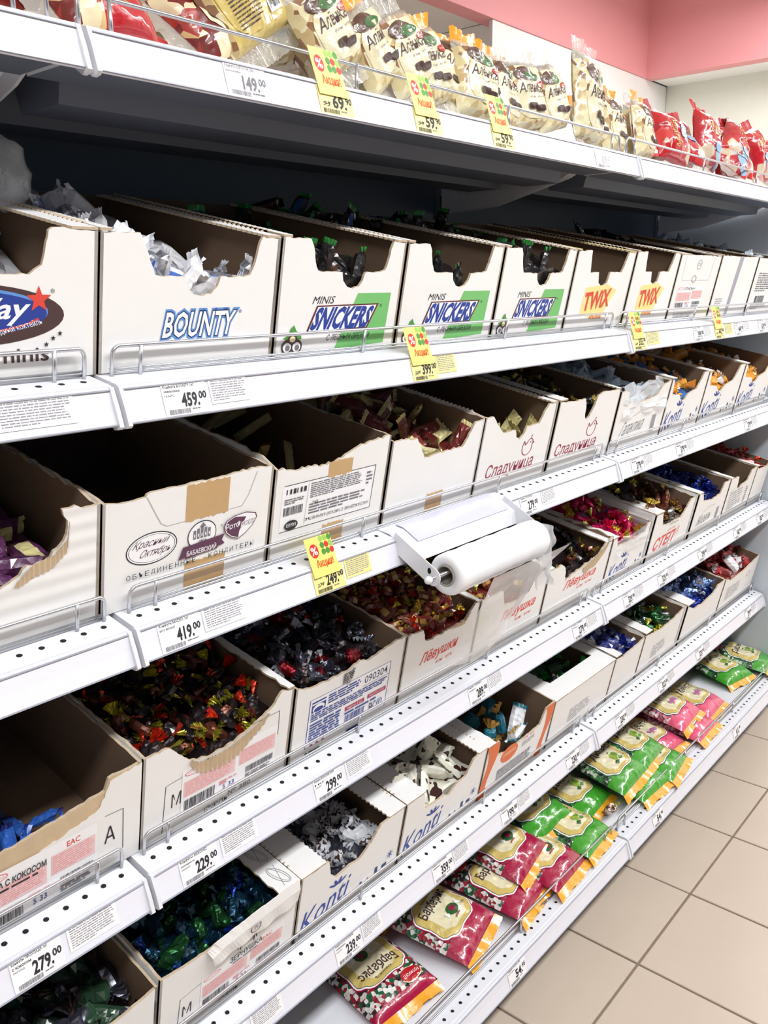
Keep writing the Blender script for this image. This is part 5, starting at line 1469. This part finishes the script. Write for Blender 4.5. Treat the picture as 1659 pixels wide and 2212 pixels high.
place_bag(K_DUSH, 1, lie(1.48, .060, Z1+.004, -3, 5), 'caramel_bag', 'green bag lying under the two top Дюшес bags by the fence', G2)
place_bag(K_DUSH, 0, lie(1.60, .055, Z1+.004, 8, 5), 'caramel_bag', 'green bag at the fence right of the one under the pile', G2)
place_bag(K_BARB, 0, lie(1.30, .34, Z1+.010, 170, 4), 'caramel_bag', 'dark crimson bag deep behind the green bags', G1)
place_bag(K_MECH, 0, lie(1.70, .110, Z1+.010, -2, 5), 'caramel_bag', 'pink Мечта bag at the left, partly under another pink bag', G3)
place_bag(K_MECH, 1, lie(1.83, .110, Z1+.064, 4, 12, -3), 'caramel_bag', 'pink Мечта bag on top with fully visible label', G3)
place_bag(K_MECH, 0, lie(1.86, .070, Z1+.004, 2, 5), 'caramel_bag', 'pink bag under the top Мечта bag along the fence', G3)
place_bag(K_MECH, 1, lie(2.01, .100, Z1+.010, 3, 8), 'caramel_bag', 'pink Мечта bag farthest right', G3)
place_bag(K_MECH, 0, lie(1.96, .25, Z1+.030, 20, 20, -8), 'caramel_bag', 'pink bag leaning behind the others with its orange seal up', G3)
place_bag(K_DUSH, 1, lie(2.30, .115, Z1+.010, -12, 8), 'caramel_bag', 'green bag left of the two at the right end', G2)
place_bag(K_DUSH, 0, lie(2.44, .080, Z1+.006, 10, 8), 'caramel_bag', 'green bag at the far right end of the bottom shelf', G2)
place_bag(K_DUSH, 1, lie(2.38, .26, Z1+.040, 60, 24), 'caramel_bag', 'green bag with orange seal propped behind the two at the right end', G2)
place_bag(K_BARB, 1, lie(2.12, .33, Z1+.012, 25, 6), 'caramel_bag', 'reddish bag in the back of the bottom shelf right of the pink bags', G1)
o = drop_sweet('loose_sweet', twist_mesh('loose_sweet', cellmat('loose_stripe', [(120, 60, 60), (228, 210, 200)], 160), gold, 99, .017, .013, .02), lie(1.305, .012, Z1+.016, 60, 0, 50), 'single striped sweet with gold twist lying by the fence among the green bags', 'candy', None)

# ================================================================ bags on the top shelf
def art_alenka(dv=0.0, sz=1.0):
    def art(p):
        p.blob(.02, -.06+dv, [(.40*abs(math.cos(k*PI/14))**.6*(1 if math.cos(k*PI/14) > 0 else -1), .30*abs(math.sin(k*PI/14))**.6*(1 if math.sin(k*PI/14) > 0 else -1)) for k in range(28)], b_cream)
        p.blob(-.12, .27+dv, [(.26*math.cos(k*PI/9), .115*math.sin(k*PI/9)) for k in range(18)], mat('kerchief_brown', (88, 56, 40), .35, coat=.6)); p.blob(.02, .235+dv, [(.20*math.cos(k*PI/9), .07*math.sin(k*PI/9)) for k in range(18)], mat('kerchief_green', (62, 110, 60), .35, coat=.6))
        p.text('Алёнка', -.32, -.02+dv, .60, .15, BROWN, 0.0, 0.25, 0.05); p.text('Конфеты', -.12, -.09+dv, .34, .04, INKG, 0, .2, .05)
        p.blob(.26, .13+dv, [(.11*math.cos(k*PI/9), .05*math.sin(k*PI/9)) for k in range(18)], b_red); p.text('Красный Октябрь', .18, .115+dv, .16, .03, CREAM)
        for a, b in ((-.08, -.20), (.10, -.235)): p.blob(a, b+dv, [(.11*abs(math.cos(k*PI/10))**.5*(1 if math.cos(k*PI/10) > 0 else -1), .045*abs(math.sin(k*PI/10))**.5*(1 if math.sin(k*PI/10) > 0 else -1)) for k in range(20)], mat('choc_print', (64, 38, 30), .3, coat=.8))
    return art
def zA(u, v):
    if v > 0.88: return clearm
    if u < 0.10 or u > 0.92: return w_brown
    return w_brown if (v < 0.16 or (u < .2 and v > .5)) else b_cream
K_ALEN = dict(zone=zA, back=w_brown, seal=clearm, seal2=b_oran, art=art_alenka(), seal_len=.022, droop=.001)
K_ALEN2 = dict(zone=zA, back=w_brown, seal=clearm, seal2=clearm, art=art_alenka(-.04), seal_len=.028, droop=.001)
def art_back(p):
    p.blob(0, 0, [(.42*abs(math.cos(k*PI/14))**.4*(1 if math.cos(k*PI/14) > 0 else -1), .44*abs(math.sin(k*PI/14))**.4*(1 if math.sin(k*PI/14) > 0 else -1)) for k in range(28)], b_straw, 8)
    p.fine(-.36, -.05, .32, .45, 22, BROWN, 5, 0, .4); p.fine(.04, -.05, .32, .45, 22, BROWN, 6, 0, .4); p.fine(-.34, -.40, .36, .28, 12, BROWN, 7, 0, .4)
    p.rect(.10, -.40, .22, .24, WHITE); p.bars(.12, -.38, .18, .20, INK, 8, 22)
K_BACK = dict(zone=lambda u, v: b_straw if .06 < u < .94 else w_brown, back=w_brown, seal=clearm, seal2=clearm, art=art_back, seal_len=.03)
def art_redbag(p):
    p.text('КАРА-КУМ', -.32, .02, .62, .12, GOLDINK, 0.02, .1, .1); p.blob(.1, -.2, [(.2*math.cos(k*PI/9), .1*math.sin(k*PI/9)) for k in range(18)], b_cream); p.blob(.1, -.2, [(.1*math.cos(k*PI/9), .06*math.sin(k*PI/9)) for k in range(18)], mat('choc_print', (64, 38, 30)))
K_KARA = dict(zone=lambda u, v: b_red if v > .35 else w_gold, back=b_red, seal=clearm, seal2=b_red, art=art_redbag, seal_len=.028)
def art_summer(p):
    p.text('Милый', -.30, .14, .50, .10, GOLDINK, 0.01, .3, .12); p.text('Город', -.22, .02, .50, .10, GOLDINK, 0.01, .3, .12); p.blob(.12, -.16, [(.16*math.cos(k*PI/9), .10*math.sin(k*PI/9)) for k in range(18)], mat('sky_print', (150, 196, 226), .3, coat=.8))
K_RED = dict(zone=lambda u, v: b_red if (.30 < v < .85) else w_redsilver, back=b_red, seal=clearm, seal2=b_red, art=art_summer, seal_len=.03)
D6 = dict(w=.112, h=.122, th=.030)
Z6 = ZB[6]+.043
def stand(x, y, z, lean=15, roll=0.0, turn=0.0, h=.122):
    """upright bag: bottom seal on the deck, leaning back, rolled in its own plane, turned about the vertical"""
    return Matrix.Translation((x, y, Z6+z)) @ Matrix.Rotation(math.radians(turn), 4, 'Z') @ Matrix.Rotation(math.radians(90-lean), 4, 'X') @ Matrix.Rotation(math.radians(roll), 4, 'Z') @ Matrix.Translation((0, h/2+.012, 0))
G6 = 'cream chocolate bags on the top shelf'
place_bag(K_KARA, 0, Matrix.Translation((.085, .125, Z6+.035)) @ Matrix.Rotation(.0, 4, 'Z') @ Matrix.Rotation(math.radians(50), 4, 'X') @ Matrix.Rotation(math.radians(-80), 4, 'Z'), 'chocolate_bag', 'red bag lying on its side behind the fence at the top left', 'red bags at the top left', D6)
place_bag(K_KARA, 1, stand(-.08, .14, .0, 25, 20), 'chocolate_bag', 'red bag left of the joint on the top shelf', 'red bags at the top left', D6)
place_bag(K_KARA, 1, stand(.02, .20, .03, 20, -14), 'chocolate_bag', 'red bag standing behind the one lying on its side', 'red bags at the top left', D6)
place_bag(K_KARA, 0, stand(.205, .13, .0, 40, -60), 'chocolate_bag', 'red and gold bag lying between the red bags and the tan back-label bag', 'red bags at the top left', D6)
place_bag(K_BACK, 0, stand(.345, .115, .005, 18, 32, h=.20), 'chocolate_bag', 'tan bag turned to show its back label with barcode, leaning left', G6, dict(w=.15, h=.20, th=.03))
A_ = [(.27, .24, .06, 20, -10, 0, K_ALEN, 'cream bag at the back above the red and gold bag'),
      (.43, .20, .05, 15, 14, 0, K_ALEN, 'cream bag standing behind the tan back-label bag'),
      (.485, .105, .03, 16, 28, 0, K_ALEN2, 'cream Алёнка bag leaning left beside the tan bag'),
      (.56, .19, .055, 22, 34, 0, K_ALEN, 'cream Алёнка bag behind and above the leaning one'),
      (.60, .115, .0, 18, 30, 0, K_ALEN, 'cream Алёнка bag behind the middle promo flag'),
      (.665, .20, .04, 22, 40, 0, K_ALEN, 'cream bag with orange top at the back between the promo flags'),
      (.705, .110, .0, 14, 14, 0, K_ALEN, 'cream Алёнка bag between the middle and right promo flags'),
      (.80, .20, .03, 16, -14, 0, K_ALEN, 'cream bag behind the rightmost promo flag'),
      (.815, .105, .0, 12, -6, 0, K_ALEN, 'cream Алёнка bag with orange top above the rightmost promo flag'),
      (.915, .115, .0, 14, -4, 10, K_ALEN, 'cream Алёнка bag just right of the rightmost promo flag'),
      (.995, .110, -.005, 14, 5, -8, K_ALEN2, 'low cream bag with glossy clear top, left of the tall bag'),
      (1.20, .100, .012, 6, -4, 8, K_ALEN2, 'tallest cream Алёнка bag standing upright above the fence'),
      (1.085, .105, .0, 14, 14, 0, K_ALEN2, 'dark-sided cream bag tipped left of the tall upright bag'),
      (1.13, .19, .0, 14, 8, 0, K_ALEN, 'cream bag half hidden behind the tall upright bag'),
      (.655, .105, .0, 16, 22, 0, K_ALEN2, 'clear-topped cream bag right beside the middle promo flag'),
      (.755, .125, .025, 20, -24, 0, K_ALEN, 'cream bag tipped to the right left of the rightmost promo flag'),
      (.87, .12, .02, 16, 16, 0, K_ALEN, 'cream bag rising between the rightmost promo flag and the clear-topped bag'),
      (.60, .26, .05, 20, -20, 0, K_ALEN2, 'cream bag farthest back above the middle promo flag'),
      (.94, .20, .03, 16, 12, 0, K_ALEN, 'cream bag in the back row right of the rightmost promo flag'),
      (1.28, .13, .0, 14, -10, 0, K_ALEN2, 'cream bag tucked against the right side of the tall upright bag'),
      (1.43, .20, .01, 14, 12, 0, K_ALEN, 'cream bag in the back row behind the right joint'),
      (1.36, .120, -.005, 10, 0, 8, K_ALEN, 'cream Алёнка bag right of the tall upright bag'),
      (1.48, .105, -.01, 10, -4, 12, K_ALEN, 'cream Алёнка bag at the right joint of the top shelf'),
      (1.57, .16, -.02, 10, -6, 0, K_ALEN2, 'clear-topped cream bag last before the red bags')]
for i, (x, y, z, le, ro, tu, kd, lb) in enumerate(A_):
    tall = lb.startswith('tallest')
    place_bag(kd, 9 if tall else i % 3, stand(x, y, z, le, ro, tu, .165 if tall else .122), 'chocolate_bag', lb, G6, dict(w=.125, h=.165, th=.032) if tall else D6)
D6 = dict(w=.118, h=.135, th=.034)
R6 = [(1.60, .10, -.02, 22, 50, 0, 'lying low at the left of the red group'), (1.66, .19, .0, 12, 8, 0, 'standing at the left back of the red group'), (1.78, .11, -.01, 12, -8, 0, 'standing in the middle front of the red group'), (1.86, .20, .01, 12, 6, 0, 'standing tall in the middle back of the red group'),
      (1.93, .10, -.01, 18, -30, 0, 'tipped over in the middle of the red group'), (2.03, .12, .0, 10, 4, 0, 'standing right of the tipped one in the red group'), (2.14, .19, .0, 12, -6, 0, 'at the back right of the red group'), (2.18, .10, -.01, 14, 10, 0, 'at the front right of the red group'), (2.31, .12, -.01, 14, -5, 0, 'at the far right end of the top shelf'),
      (1.70, .085, .0, 55, 30, 0, 'slumped flat against the fence at the left of the red group'), (1.87, .085, .0, 50, -45, 0, 'slumped flat against the fence in the middle of the red group'), (2.08, .085, .0, 50, 20, 0, 'slumped flat against the fence at the right of the red group'), (1.60, .20, .04, 16, -16, 0, 'perched highest behind the last cream bag')]
for i, (x, y, z, le, ro, tu, lb) in enumerate(R6):
    place_bag(K_RED, i % 3, stand(x+.09, y, z, le, ro*1.6, tu, .135), 'chocolate_bag', 'red foil bag '+lb, 'red foil bags on the top shelf', D6)

# clear plastic bundle hanging at the far left under the top shelf
def bl(a, b):
    th_ = a*2*PI; ph = b*PI
    v = Vector((math.sin(ph)*math.cos(th_), math.sin(ph)*math.sin(th_), math.cos(ph)))
    r = .034*(1+.25*noise.noise(v*2.2+Vector((3, 1, 7))))
    return (-.022+v.x*r*1.0, .17+v.y*r, 1.598+v.z*r*1.1)
o = film('clear_plastic_bundle', bl, 20, 14, FILM, None)
tag(o, 'crumpled clear plastic bundle at the left edge above the Milky Way carton', 'plastic bag')
